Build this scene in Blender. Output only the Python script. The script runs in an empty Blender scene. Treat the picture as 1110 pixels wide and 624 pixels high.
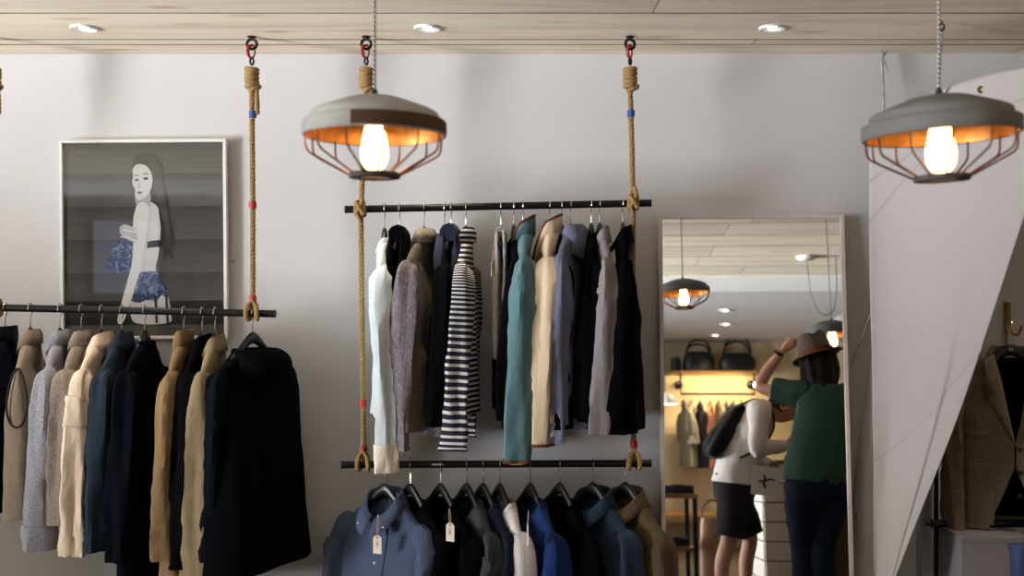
import bpy, bmesh, math, random
from mathutils import Vector, Matrix, noise

SC = bpy.context.scene
COL = SC.collection
PI = math.pi
F, EYE = 1079.0, 1.75
CEIL = EYE + 1.035
WALL = 4.40

def at(px, py, d):
    """point at depth d in front of the lens, seen at pixel (px, py)"""
    return Vector(((px - 555) / F * d, d, EYE + (312 - py) / F * d))

# ---- the leaning mirror's plane; things it shows stand at real places in the room
M_TH, M_PS = .09, .033
M_TOP = Vector((1.048, 4.37, 2.07))
M_N = Vector((-math.sin(M_PS) * math.cos(M_TH), -math.cos(M_PS) * math.cos(M_TH), math.sin(M_TH)))
def seen(px, py, d):
    """room point whose reflection in the mirror is seen at (px, py), d metres away"""
    v = at(px, py, d)
    return v - 2 * (v - M_TOP).dot(M_N) * M_N

# ------------------------------------------------------------------ materials
def lin(c):
    return tuple(((x / 255) / 12.92 if x / 255 <= .04045 else ((x / 255 + .055) / 1.055) ** 2.4) for x in c)

MATS = {}
def newmat(name):
    m = bpy.data.materials.new(name); m.use_nodes = True
    nt = m.node_tree; b = nt.nodes['Principled BSDF']
    return m, nt, b

def ramp(nt, stops):
    r = nt.nodes.new('ShaderNodeValToRGB')
    el = r.color_ramp.elements
    while len(el) < len(stops): el.new(.5)
    for e, (p, c) in zip(el, stops):
        e.position = p; e.color = (*c, 1)
    return r

def coords(nt, scale, kind='Object'):
    tc = nt.nodes.new('ShaderNodeTexCoord'); mp = nt.nodes.new('ShaderNodeMapping')
    mp.inputs['Scale'].default_value = scale
    nt.links.new(tc.outputs[kind], mp.inputs['Vector'])
    return mp

def noise_node(nt, vec, scale, detail=3, rough=.6, dist=0):
    n = nt.nodes.new('ShaderNodeTexNoise')
    n.inputs['Scale'].default_value = scale; n.inputs['Detail'].default_value = detail
    n.inputs['Roughness'].default_value = rough; n.inputs['Distortion'].default_value = dist
    nt.links.new(vec.outputs[0], n.inputs['Vector'])
    return n

def bump(nt, b, src, strength, dist=.002):
    bp = nt.nodes.new('ShaderNodeBump')
    bp.inputs['Strength'].default_value = strength; bp.inputs['Distance'].default_value = dist
    nt.links.new(src, bp.inputs['Height']); nt.links.new(bp.outputs[0], b.inputs['Normal'])

def plain(name, rgb, rough=.5, metal=0, spec=.5, var=.0, vscale=20, bmp=0):
    if name in MATS: return MATS[name]
    m, nt, b = newmat(name)
    c = lin(rgb)
    b.inputs['Base Color'].default_value = (*c, 1)
    b.inputs['Roughness'].default_value = rough; b.inputs['Metallic'].default_value = metal
    b.inputs['Specular IOR Level'].default_value = spec
    if var or bmp:
        n = noise_node(nt, coords(nt, (1, 1, 1)), vscale, 5)
        if var:
            r = ramp(nt, [(.3, tuple(x * (1 - var) for x in c)), (.7, tuple(min(1, x * (1 + var)) for x in c))])
            nt.links.new(n.outputs['Fac'], r.inputs[0]); nt.links.new(r.outputs[0], b.inputs['Base Color'])
        if bmp: bump(nt, b, n.outputs['Fac'], bmp)
    MATS[name] = m
    return m

def fabric(name, rgb, rgb2=None, weave=420, rough=.92, mel=1.0, stretch=(1, 1, .35), bmp=.35, sheen=.08):
    """woven or knitted cloth: two yarn colours mixed by a fine fleck, with slight fading and a weave relief"""
    if name in MATS: return MATS[name]
    m, nt, b = newmat(name)
    c = lin(rgb); c2 = lin(rgb2) if rgb2 else tuple(x * .8 for x in c)
    mp = coords(nt, stretch)
    n = noise_node(nt, mp, weave, 2, .7)
    r = ramp(nt, [(.5 - .16 / mel, c2), (.5 + .16 / mel, c)])
    nt.links.new(n.outputs['Fac'], r.inputs[0])
    n2 = noise_node(nt, coords(nt, (1, 1, 1)), 7, 3)
    mr = nt.nodes.new('ShaderNodeMapRange'); mr.inputs[3].default_value = .88; mr.inputs[4].default_value = 1.1
    nt.links.new(n2.outputs['Fac'], mr.inputs[0])
    mx = nt.nodes.new('ShaderNodeVectorMath'); mx.operation = 'SCALE'
    nt.links.new(r.outputs[0], mx.inputs[0]); nt.links.new(mr.outputs[0], mx.inputs['Scale'])
    nt.links.new(mx.outputs[0], b.inputs['Base Color'])
    b.inputs['Roughness'].default_value = rough
    b.inputs['Specular IOR Level'].default_value = .2 if sheen else .04
    b.inputs['Sheen Weight'].default_value = sheen * .6
    bump(nt, b, n.outputs['Fac'], bmp, .0015)
    # soft crumples under the weave
    n3 = noise_node(nt, coords(nt, (1, 1, .6)), 17, 3, .55, .6)
    b2 = nt.nodes.new('ShaderNodeBump'); b2.inputs['Strength'].default_value = .55; b2.inputs['Distance'].default_value = .012
    nt.links.new(n3.outputs['Fac'], b2.inputs['Height'])
    first = b.inputs['Normal'].links[0].from_node; nt.links.new(b2.outputs[0], first.inputs['Normal'])
    MATS[name] = m
    return m

def striped(name, a, bcol, period=.0205, frac=.6):
    m, nt, b = newmat(name)
    uv = nt.nodes.new('ShaderNodeAttribute'); uv.attribute_name = 'along'
    md = nt.nodes.new('ShaderNodeMath'); md.operation = 'MULTIPLY'; md.inputs[1].default_value = 1 / period
    fr = nt.nodes.new('ShaderNodeMath'); fr.operation = 'FRACT'
    lt = nt.nodes.new('ShaderNodeMath'); lt.operation = 'LESS_THAN'; lt.inputs[1].default_value = frac
    nt.links.new(uv.outputs['Fac'], md.inputs[0]); nt.links.new(md.outputs[0], fr.inputs[0]); nt.links.new(fr.outputs[0], lt.inputs[0])
    mx = nt.nodes.new('ShaderNodeMixRGB')
    mx.inputs[1].default_value = (*lin(a), 1); mx.inputs[2].default_value = (*lin(bcol), 1)
    nt.links.new(lt.outputs[0], mx.inputs[0]); nt.links.new(mx.outputs[0], b.inputs['Base Color'])
    b.inputs['Roughness'].default_value = .92; b.inputs['Specular IOR Level'].default_value = .2
    n = noise_node(nt, coords(nt, (1, 1, .4)), 420, 2); bump(nt, b, n.outputs['Fac'], .3, .0015)
    MATS[name] = m
    return m

def emitter(name, rgb, strength):
    if name in MATS: return MATS[name]
    m, nt, b = newmat(name)
    b.inputs['Base Color'].default_value = (*rgb, 1)
    b.inputs['Emission Color'].default_value = (*rgb, 1); b.inputs['Emission Strength'].default_value = strength
    MATS[name] = m
    return m

def wood(name, light, dark, scale=(1.2, 16, 16), rough=.6, seamattr=False, knots=True, nscale=2.2):
    if name in MATS: return MATS[name]
    m, nt, b = newmat(name)
    tc = nt.nodes.new('ShaderNodeTexCoord'); mp = nt.nodes.new('ShaderNodeMapping'); mp.inputs['Scale'].default_value = scale
    vec = tc.outputs['Object']
    if seamattr:
        at_ = nt.nodes.new('ShaderNodeAttribute'); at_.attribute_name = 'shift'
        ad = nt.nodes.new('ShaderNodeVectorMath'); ad.operation = 'ADD'
        nt.links.new(vec, ad.inputs[0]); nt.links.new(at_.outputs['Vector'], ad.inputs[1]); vec = ad.outputs[0]
    nt.links.new(vec, mp.inputs['Vector'])
    n = noise_node(nt, mp, nscale, 7, .62, .8)
    r = ramp(nt, [(.28, lin(dark)), (.5, lin(light)), (.78, tuple(min(1, x * 1.12) for x in lin(light)))])
    nt.links.new(n.outputs['Fac'], r.inputs[0])
    out = r.outputs[0]
    if knots:
        mp2 = nt.nodes.new('ShaderNodeMapping'); mp2.inputs['Scale'].default_value = (1.1, 4.5, 4.5)
        nt.links.new(vec, mp2.inputs['Vector'])
        v = nt.nodes.new('ShaderNodeTexVoronoi'); v.inputs['Scale'].default_value = 1.6
        nt.links.new(mp2.outputs[0], v.inputs['Vector'])
        kr = ramp(nt, [(.0, (.42, .3, .2)), (.1, (.8, .7, .6)), (.2, (1, 1, 1))])
        nt.links.new(v.outputs['Distance'], kr.inputs[0])
        mx = nt.nodes.new('ShaderNodeMixRGB'); mx.blend_type = 'MULTIPLY'; mx.inputs[0].default_value = .8
        nt.links.new(out, mx.inputs[1]); nt.links.new(kr.outputs[0], mx.inputs[2]); out = mx.outputs[0]
    if seamattr:
        a2 = nt.nodes.new('ShaderNodeAttribute'); a2.attribute_name = 'tone'
        mx2 = nt.nodes.new('ShaderNodeVectorMath'); mx2.operation = 'SCALE'
        nt.links.new(out, mx2.inputs[0]); nt.links.new(a2.outputs['Fac'], mx2.inputs['Scale']); out = mx2.outputs[0]
    nt.links.new(out, b.inputs['Base Color']); b.inputs['Roughness'].default_value = rough
    b.inputs['Specular IOR Level'].default_value = .3
    bump(nt, b, n.outputs['Fac'], .25, .003)
    MATS[name] = m
    return m

# ------------------------------------------------------------------ mesh builder
class MB:
    def __init__(s): s.v, s.f, s.m, s.al = [], [], [], []
    def add(s, vs, fs, mi=0, M=None, al=None):
        o = len(s.v)
        s.v += [tuple(M @ Vector(p)) if M else tuple(p) for p in vs]
        s.al += al if al else [p[2] for p in vs]
        s.f += [tuple(i + o for i in f) for f in fs]; s.m += [mi] * len(fs)
        return s
    def box(s, c, d, M=None, mi=0, bev=0):
        bm = bmesh.new(); bmesh.ops.create_cube(bm, size=1)
        for v in bm.verts: v.co = Vector((v.co.x * d[0] + c[0], v.co.y * d[1] + c[1], v.co.z * d[2] + c[2]))
        if bev: bmesh.ops.bevel(bm, geom=bm.edges[:] , offset=bev, segments=2, affect='EDGES', profile=.6)
        bm.verts.index_update()
        s.add([v.co[:] for v in bm.verts], [[v.index for v in f.verts] for f in bm.faces], mi, M); bm.free(); return s
    def loft(s, rings, close=True, cap0=False, cap1=False, mi=0, M=None, al=None):
        n = len(rings[0]); vs = [p for r in rings for p in r]; fs = []
        for i in range(len(rings) - 1):
            for j in range(n if close else n - 1):
                a, b = i * n + j, i * n + (j + 1) % n
                fs.append((a, b, b + n, a + n))
        if cap0: fs.append(tuple(range(n - 1, -1, -1)))
        if cap1: fs.append(tuple(range((len(rings) - 1) * n, len(rings) * n)))
        if al: al = [a for a in al for _ in range(n)]
        return s.add(vs, fs, mi, M, al)
    def tube(s, pts, r, n=8, mi=0, M=None, caps=True, closed=False):
        pts = [Vector(p) for p in pts]; rs = r if isinstance(r, (list, tuple)) else [r] * len(pts)
        rings = []; up = None; N = len(pts)
        for i, p in enumerate(pts):
            if closed: t = pts[(i + 1) % N] - pts[i - 1]
            else: t = pts[min(i + 1, N - 1)] - pts[max(i - 1, 0)]
            t.normalize()
            if up is None:
                up = Vector((0, 0, 1)) if abs(t.z) < .9 else Vector((1, 0, 0))
            a = up - t * up.dot(t)
            if a.length < 1e-5: a = t.orthogonal()
            a.normalize(); b = t.cross(a); up = a
            rings.append([p + (a * math.cos(2 * PI * k / n) + b * math.sin(2 * PI * k / n)) * rs[i] for k in range(n)])
        if closed: rings.append(rings[0])
        return s.loft(rings, True, caps and not closed, caps and not closed, mi, M)
    def lathe(s, prof, n=32, mi=0, M=None, a0=0, a1=2 * PI):
        full = abs(a1 - a0 - 2 * PI) < 1e-6
        k = n if full else n + 1
        rings = [[(r * math.cos(a0 + (a1 - a0) * j / n), r * math.sin(a0 + (a1 - a0) * j / n), z) for j in range(k)] for r, z in prof]
        return s.loft(rings, full, False, False, mi, M)
    def ellipsoid(s, c, r, M=None, mi=0, nu=20, nv=12):
        rings = [[(c[0] + r[0] * math.sin(PI * i / nv) * math.cos(2 * PI * j / nu), c[1] + r[1] * math.sin(PI * i / nv) * math.sin(2 * PI * j / nu), c[2] + r[2] * math.cos(PI * i / nv)) for j in range(nu)] for i in range(nv + 1)]
        return s.loft(rings, True, False, False, mi, M)
    def build(s, name, mat, parent=None, smooth=True, solid=0, sub=0, auto=True):
        me = bpy.data.meshes.new(name); me.from_pydata(s.v, [], s.f)
        mats = mat if isinstance(mat, (list, tuple)) else [mat]
        for m in mats: me.materials.append(m)
        if len(mats) > 1: me.polygons.foreach_set('material_index', s.m)
        at_ = me.attributes.new('along', 'FLOAT', 'POINT'); at_.data.foreach_set('value', s.al)
        bm = bmesh.new(); bm.from_mesh(me)
        bmesh.ops.remove_doubles(bm, verts=bm.verts[:], dist=1e-6)
        bmesh.ops.recalc_face_normals(bm, faces=bm.faces[:])
        if smooth:
            for e in bm.edges:
                if len(e.link_faces) == 2 and e.calc_face_angle(0) > .75: e.smooth = False
            for f in bm.faces: f.smooth = True
        bm.to_mesh(me); bm.free()
        o = bpy.data.objects.new(name, me); COL.objects.link(o)
        if parent: o.parent = parent
        if solid:
            md = o.modifiers.new('thick', 'SOLIDIFY'); md.thickness = solid; md.offset = 0
        if sub:
            md = o.modifiers.new('sub', 'SUBSURF'); md.levels = md.render_levels = sub
        return o

def tag(o, label=None, cat=None, group=None, kind=None):
    if label: o['label'] = label
    if cat: o['category'] = cat
    if group: o['group'] = group
    if kind: o['kind'] = kind
    return o
def thing(name, label, cat, loc, rz=0, group=None, rot=None):
    o = bpy.data.objects.new(name, None); COL.objects.link(o)
    o.empty_display_size = .05
    o.location = loc; o.rotation_euler = rot if rot else (0, 0, rz)
    return tag(o, label, cat, group)
def struct(o): return tag(o, kind='structure')

def catmull(P_, n):
    """n samples on a smooth curve through the control rows (any dimension)"""
    out = []; K = len(P_) - 1
    for i in range(n):
        t = i / (n - 1) * K; k = min(int(t), K - 1); u = t - k
        p0, p1, p2, p3 = P_[max(k - 1, 0)], P_[k], P_[k + 1], P_[min(k + 2, K)]
        out.append(tuple(.5 * (2 * b + (c - a) * u + (2 * a - 5 * b + 4 * c - d) * u * u + (3 * b - a - 3 * c + d) * u ** 3) for a, b, c, d in zip(p0, p1, p2, p3)))
    return out

def nz(x, y, z, s): return noise.noise(Vector((x + s * 3.17, y - s * 1.7, z + s * .77)))
# ------------------------------------------------------------------ the room
XL, XR, YB, HEAD = -6.4, 5.0, -4.6, -.79
LOW = 2.643
paint = plain('wall paint', (208, 206, 207), .85, spec=.25, var=.02, vscale=3, bmp=.04)
warmpaint = plain('cream wall paint', (214, 196, 160), .85, spec=.25, var=.03, vscale=3)
lowpaint = plain('soffit paint', (205, 200, 198), .9, spec=.2)
def wall(name, x0, x1, y0, y1, z0, z1, mat):
    return struct(MB().box(((x0 + x1) / 2, (y0 + y1) / 2, (z0 + z1) / 2), (x1 - x0, y1 - y0, z1 - z0)).build(name, mat, smooth=False))
wall('wall_back', XL, XR, WALL, WALL + .12, 0, CEIL, paint)
wall('wall_right', XR, XR + .12, YB, WALL, 0, CEIL, plain('brown wall paint', (120, 100, 82), .85, spec=.2, var=.04, vscale=3))
# left wall with a wide shop window in it
W0, W1, WZ0, WZ1 = -2.6, 3.2, 1.0, 2.62
wl = MB()
for (a, b, c, d) in ((YB, W0, 0, CEIL), (W1, WALL, 0, CEIL), (W0, W1, 0, WZ0), (W0, W1, WZ1, CEIL)):
    wl.box((XL - .06, (a + b) / 2, (c + d) / 2), (.12, b - a, d - c))
struct(wl.build('wall_left', paint, smooth=False))
wroot = struct(thing('window_1', None, None, (XL - .06, 0, 0)))
fm = MB()
for y in (W0, W0 + (W1 - W0) / 3, W0 + 2 * (W1 - W0) / 3, W1): fm.box((0, y, (WZ0 + WZ1) / 2), (.08, .06, WZ1 - WZ0))
for z in (WZ0, WZ1): fm.box((0, (W0 + W1) / 2, z), (.08, W1 - W0, .06))
fm.build('window_frame', plain('black steel', (24, 24, 26), .45), wroot, smooth=False)
gl, nt, b = newmat('window glass'); b.inputs['Transmission Weight'].default_value = 1; b.inputs['Roughness'].default_value = 0; b.inputs['IOR'].default_value = 1.02
MB().box((0, (W0 + W1) / 2, (WZ0 + WZ1) / 2), (.008, W1 - W0, WZ1 - WZ0)).build('glazing', gl, wroot, smooth=False)

# wall behind the lens: white paint right, whitewashed planks left
wall('wall_front', -2.6, XR, YB - .12, YB, 0, LOW, warmpaint)

def planks(name, rects, mat, seed=3):
    """boards as low boxes; every board carries its own grain offset and tone"""
    rnd = random.Random(seed); vs, fs, sh, tn = [], [], [], []
    for c, d in rects:
        o = len(vs); off = (rnd.uniform(0, 40), rnd.uniform(0, 40), rnd.uniform(0, 40)); t = rnd.uniform(.9, 1.08)
        for sx in (-1, 1):
            for sy in (-1, 1):
                for sz in (-1, 1):
                    vs.append((c[0] + sx * d[0] / 2, c[1] + sy * d[1] / 2, c[2] + sz * d[2] / 2)); sh += off; tn.append(t)
        fs += [tuple(o + i for i in f) for f in ((0, 1, 3, 2), (4, 6, 7, 5), (0, 4, 5, 1), (2, 3, 7, 6), (0, 2, 6, 4), (1, 5, 7, 3))]
    me = bpy.data.meshes.new(name); me.from_pydata(vs, [], fs); me.materials.append(mat); me.materials.append(plain('dark board edge', (58, 46, 36), .95, spec=.05))  # board edges coloured dark to stand for shade in the seams
    me.polygons.foreach_set('material_index', [1 if abs(p.normal.y) > .5 or abs(p.normal.x) > .5 else 0 for p in me.polygons] if name == 'ceiling' else [0] * len(fs))
    me.attributes.new('shift', 'FLOAT_VECTOR', 'POINT').data.foreach_set('vector', sh)
    me.attributes.new('tone', 'FLOAT', 'POINT').data.foreach_set('value', tn)
    o = bpy.data.objects.new(name, me); COL.objects.link(o); return o
cw = wood('whitewashed ceiling boards', (238, 224, 200), (214, 196, 168), (.35, 5, 5), .62, True)
rows = [WALL, 4.235, 4.15, 3.75]
while rows[-1] > HEAD + .42: rows.append(rows[-1] - .40)
rows.append(HEAD)
rects = []; rnd = random.Random(11)
for i in range(len(rows) - 1):
    y1, y0 = rows[i], rows[i + 1]
    cuts = {3: [-3.6, .53, 3.1], 2: [-4.2, 2.6], 1: [-2.9, 1.02], 0: [-5, 2.2]}.get(i) or [rnd.uniform(-6, -3), rnd.uniform(-2, 0), rnd.uniform(.8, 2), rnd.uniform(2.5, 4)]
    xs = [XL] + cuts + [XR]
    for a, b2 in zip(xs, xs[1:]):
        g = .0035
        rects.append((((a + b2) / 2, (y0 + y1) / 2, CEIL + .011), (b2 - a - g, y1 - y0 - .011, .022)))
struct(planks('ceiling', rects, cw))
wall('trim_1', XL, XR, HEAD, WALL, CEIL + .0225, CEIL + .05, plain('dark gap', (38, 30, 24), .9))   # joists over the boards
# lowered plaster ceiling over the back of the shop, its front edge a white drop
wall('ceiling_low', XL, XR, YB, HEAD, LOW, LOW + .2, lowpaint)
wall('trim_3', XL, XR, HEAD, HEAD + .015, LOW, CEIL, plain('white trim', (240, 242, 246), .6))
rects = []
z = 0
while z < LOW - .01:
    h = min(.29, LOW - z); xs = [XL, rnd.uniform(-5.6, -5), rnd.uniform(-4.4, -3.6), -2.6]
    for a, b2 in zip(xs, xs[1:]): rects.append((((a + b2) / 2, YB - .04, z + h / 2), (b2 - a - .006, .08, h - .006)))
    z += h
struct(planks('wall_front_boards', rects, wood('grey wall boards', (150, 142, 132), (104, 96, 88), (.4, 5, 5), .7, True), 5))
fl = wood('floor boards', (66, 52, 42), (40, 31, 25), (1, 6, 6), .45, knots=False)
wall('floor', XL, XR, YB, WALL, -.1, 0, fl)
wall('trim_2', *[at(996, 500, 4.385).x + d for d in (-.006, .006)], 4.375, WALL, 0, 1.02, plain('grey trim', (150, 142, 138), .7))

# ------------------------------------------------------------------ downlights
dl_rim = plain('downlight white', (236, 236, 234), .35)
dl_lamp = emitter('downlight lamp', (1, .93, .82), 14)
def downlight(x, y, z, label, group, r=.052, mat=dl_lamp):
    t = thing('downlight', label, 'ceiling light', (x, y, z), 0, group)
    MB().lathe([(r * .62, .0), (r * .66, -.006), (r * .95, -.010), (r, -.006), (r, 0)], 28).build('rim', dl_rim, t)
    MB().lathe([(r * .62, .0), (r * .5, -.003), (r * .4, -.002)], 24).build('reflector', plain('chrome', (200, 200, 200), .15, 1), t)
    MB().lathe([(r * .42, -.001), (r * .3, -.006), (.0001, -.008)], 20).build('lamp', mat, t)
    return t
for px, lb in ((91, 'white recessed ceiling spotlight above the framed portrait'), (463, 'white recessed ceiling spotlight between the grey pendant and the hanging ropes'), (837, 'white recessed ceiling spotlight above the mirror')):
    p = at(px, 30, 3.955); downlight(p.x, p.y, CEIL, lb, 'recessed spotlights in the board ceiling')

for x, lb in ((-3.07, 'recessed ceiling spotlight beyond the left edge of the picture'), (2.40, 'recessed ceiling spotlight above the linen blazer, out of frame')):
    downlight(x, 3.955, CEIL, lb, 'recessed spotlights in the board ceiling')

# ------------------------------------------------------------------ ropes and rails
hemp = plain('hemp rope', (150, 122, 80), .9, spec=.15, var=.28, vscale=160, bmp=.5)
steelblk = plain('blackened steel', (26, 25, 25), .42, .6, var=.35, vscale=30)
redm = plain('red enamel', (140, 22, 24), .4)
bluetape = plain('blue tape', (40, 70, 150), .6)
redtape = plain('red tape', (176, 38, 40), .6)
iron = plain('dark iron', (40, 38, 38), .45, .7)

def strands(mb, pts, r, pitch=.05):
    """three yarns laid round a path"""
    L = [0]
    for a, b in zip(pts, pts[1:]): L.append(L[-1] + (Vector(b) - Vector(a)).length)
    n = max(8, int(L[-1] / pitch * 9))
    def pos(t):
        s = t * L[-1]
        for k in range(len(L) - 1):
            if s <= L[k + 1] + 1e-9: return Vector(pts[k]).lerp(Vector(pts[k + 1]), (s - L[k]) / max(1e-9, L[k + 1] - L[k]))
        return Vector(pts[-1])
    for k in range(3):
        line = []
        for i in range(n + 1):
            t = i / n; p = pos(t); d = (pos(min(1, t + .01)) - pos(max(0, t - .01))).normalized()
            a = d.orthogonal().normalized() if abs(d.z) < .8 else Vector((1, 0, 0)); a = (a - d * a.dot(d)).normalized(); b = d.cross(a)
            w = 2 * PI * (t * L[-1] / pitch + k / 3)
            line.append(p + (a * math.cos(w) + b * math.sin(w)) * r * .5)
        mb.tube(line, r * .56, 6)
    return mb

def ring_pts(c, r1, r2, ax, ay, n=20, ph=0):
    return [Vector(c) + Vector(ax) * r1 * math.cos(2 * PI * i / n + ph) + Vector(ay) * r2 * math.sin(2 * PI * i / n + ph) for i in range(n)]

def rope_set(pxs, dep, where, ends, tapes, twin=0, turn=0):
    """ceiling eye, red snap hook and rope; pxs = [(px, py) ...] down the rope, ends = rail heights with the knot kind"""
    c = at(pxs[0][0], 40, dep); X, Y, Z = Vector((1, 0, 0)), Vector((0, 1, 0)), Vector((0, 0, 1))
    q = thing('eye_bolt', f'iron ceiling eye above the rope {where}', 'eye bolt', (c.x, c.y, CEIL), turn, 'ceiling eye bolts')
    MB().tube(ring_pts((0, 0, -.031), .02, .02, X, Z), .0065, 8, closed=True).build('eye', iron, q)
    MB().lathe([(.018, 0), (.018, -.004), (.008, -.006), (.007, -.014)], 16).build('shank', iron, q)
    zt = at(0, 56, dep).z - CEIL
    h = thing('snap_hook', f'red snap hook above the rope {where}', 'hook', (c.x, c.y, CEIL - .044), turn + .5, 'red snap hooks')
    MB().tube([(0.004, 0, .010), (-.012, 0, .004), (-.017, 0, -.012), (-.014, 0, -.034), (-.004, 0, -.046), (.006, 0, -.04)], [.005, .007, .0075, .007, .006, .005], 8).build('body', redm, h)
    MB().tube([(.006, 0, .010), (.012, 0, -.006), (.013, 0, -.024), (.007, 0, -.04)], .0035, 6).build('gate', plain('steel gate', (150, 60, 60), .35, .6), h)
    MB().tube(ring_pts((0, 0, -.058), .007, .014, X, Z, 14), .0045, 6, closed=True).build('swivel', iron, h)
    top = at(pxs[0][0], 76, dep)
    t = thing('rope', f'knotted hemp rope {where}', 'rope', (0, 0, 0), 0, 'hemp ropes carrying the rails')
    t.location = (top.x, top.y, 0); o = Vector(t.location)
    w = [at(x, y, dep) - o for x, y in pxs]
    cd = strands(MB(), w, .0115).build('cord', hemp, t)
    # wrapped coil under the hook
    k = MB(); c0 = at(pxs[0][0], 74, dep) - o; c1 = at(pxs[0][0], 96, dep) - o
    for i in range(5):
        p = c0.lerp(c1, (i + .3) / 5)
        tl = .12 * math.sin(i * 2.1 + c.x)
        k.tube(ring_pts(p, .021, .021, (1, 0, tl), (0, 1, .1)), .0105, 8, closed=True)
    k.tube(ring_pts(c1 + Vector((.012, 0, .0)), .018, .014, (1, 0, .5), (0, 1, 0)), .010, 8, closed=True)
    k.build('coil_knot', hemp, cd)
    if twin:
        e = at(twin, 124, dep) - o
        strands(MB(), [c1 + Vector((.02, -.004, 0)), c1.lerp(e, .5) + Vector((.018, -.004, 0)), e + Vector((.014, -.006, 0))], .0095).build('rope_tail', hemp, t)
    for (tx, ty, m) in tapes:
        p = at(tx, ty, dep) - o
        MB().lathe([(.0125, -.014), (.0155, -.013), (.0155, .013), (.0125, .014)], 14, M=Matrix.Translation(p)).build('tape', m, cd)
    for (ex, ey, kind) in ends:
        p = at(ex, ey, dep) - o; m = MB()
        if kind == 'hitch':
            for dx, tl in ((-.012, .35), (.012, -.35)):
                m.tube(ring_pts(p + Vector((dx, 0, 0)), .0265, .0265, (tl * .5, 1, 0), (tl * .3, 0, 1)), .0095, 8, closed=True)
            m.tube([p + Vector((-.016, -.03, .026)), p + Vector((0, -.038, .0)), p + Vector((.016, -.03, -.026))], .0095, 8)
            m.tube([p + Vector((.004, -.012, .06)), p + Vector((.012, -.03, .03)), p + Vector((-.012, -.034, -.02)), p + Vector((0, -.01, -.05))], .0095, 8)
        else:
            for dx, tl in ((-.016, .22), (.016, -.22)):
                m.tube(ring_pts(p + Vector((dx, 0, -.004)), .027, .030, (tl, 1, 0), (tl * .4, 0, 1)), .0100, 8, closed=True)
            m.tube([p + Vector((-.016, -.016, .024)), p + Vector((0, -.012, .044)), p + Vector((.016, -.016, .024))], .0105, 8)
        m.build('knot', hemp, t)
    return t
RD = 4.10
rope_set([(273, 96), (274, 220), (274, 340)], RD, 'tied to the right end of the coat rail', [(274, 337, 'loop')], [(274, 124, bluetape), (274, 222, redtape), (274, 324, redtape)], 276)
rope_set([(397, 96), (392, 210), (391, 226), (392, 300), (394, 500)], RD, 'behind the left pendant lamp', [(391, 226, 'hitch'), (394, 500, 'loop')], [(393, 437, redtape), (394, 487, redtape)], 400)
rope_set([(683, 96), (685, 160), (686, 219), (686, 300), (687, 500)], RD, 'at the right end of the double rails', [(686, 219, 'hitch'), (687, 499, 'loop')], [(684, 123, bluetape), (687, 481, redtape)], 0, .3)
rope_set([(-7, 96), (-6, 220), (-5, 335)], RD, 'at the left picture edge', [(-5, 332, 'loop')], [(-6, 130, bluetape)], -4)

def rail(p0, p1, d, label, marks=()):
    a, b = at(*p0, d), at(*p1, d); mid = (a + b) / 2
    t = thing('clothes_rail', label, 'clothes rail', mid, 0, 'black pipes hanging from ropes')
    MB().tube([a - mid, a.lerp(b, .33) - mid, a.lerp(b, .66) - mid, b - mid], .0152, 16).build('pipe', steelblk, t)
    for e, s in ((a, -1), (b, 1)):
        MB().tube([e - mid - Vector((s * .004, 0, 0)), e - mid + Vector((s * .0035, 0, 0))], .0162, 16).build('end_cap', plain('black cap', (16, 16, 16), .6), t)
    for x in marks:
        u = (x - p0[0]) / (p1[0] - p0[0]); p = a.lerp(b, u) - mid
        MB().box(p + Vector((0, -.0153, .002)), (.05, .0016, .008), bev=.0004).build('brass_tape', plain('tan tape', (170, 140, 96), .5), t)
    return lambda px: a.lerp(b, (px - p0[0]) / (p1[0] - p0[0]))
railL = rail((-60, 332), (298, 340), RD, 'black pipe rail on the left, full of coats and jackets')
railU = rail((375, 227), (705, 220), RD, 'upper black pipe rail of the pair, holding shirts and sweaters edge-on')
railD = rail((371, 503.5), (705, 502), RD, 'lower black pipe rail of the pair, holding tees and jackets', (475, 560))

# ------------------------------------------------------------------ pendant lamps
def concrete(name, c):
    return plain(name, c, .85, spec=.25, var=.16, vscale=9, bmp=.15)
shade_mat = concrete('cast concrete', (112, 110, 107))
leaf = plain('copper leaf', (222, 158, 88), .45, .7, var=.3, vscale=30, bmp=.35)
copper = plain('copper wire', (150, 104, 86), .35, .9)
dim_copper = plain('dim copper wire', (92, 58, 42), .38, .9)  # copper darkened as on the backlit right pendant
bulb_m = emitter('filament bulb glass', (1, .62, .27), 9)
fil = emitter('filament', (1, .8, .5), 60)
sector = concrete('brown lip concrete', (80, 58, 42))  # brown tone for one sector of a pendant's lip
cordm, nt, b = newmat('twisted cloth cord')
wv = nt.nodes.new('ShaderNodeTexWave'); wv.wave_type = 'BANDS'; wv.bands_direction = 'DIAGONAL'; wv.inputs['Scale'].default_value = 55
nt.links.new(coords(nt, (1, 1, 1)).outputs[0], wv.inputs['Vector'])
r = ramp(nt, [(.45, lin((206, 200, 192))), (.55, lin((44, 42, 42)))]); nt.links.new(wv.outputs[0], r.inputs[0]); nt.links.new(r.outputs[0], b.inputs['Base Color'])
b.inputs['Roughness'].default_value = .9

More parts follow.
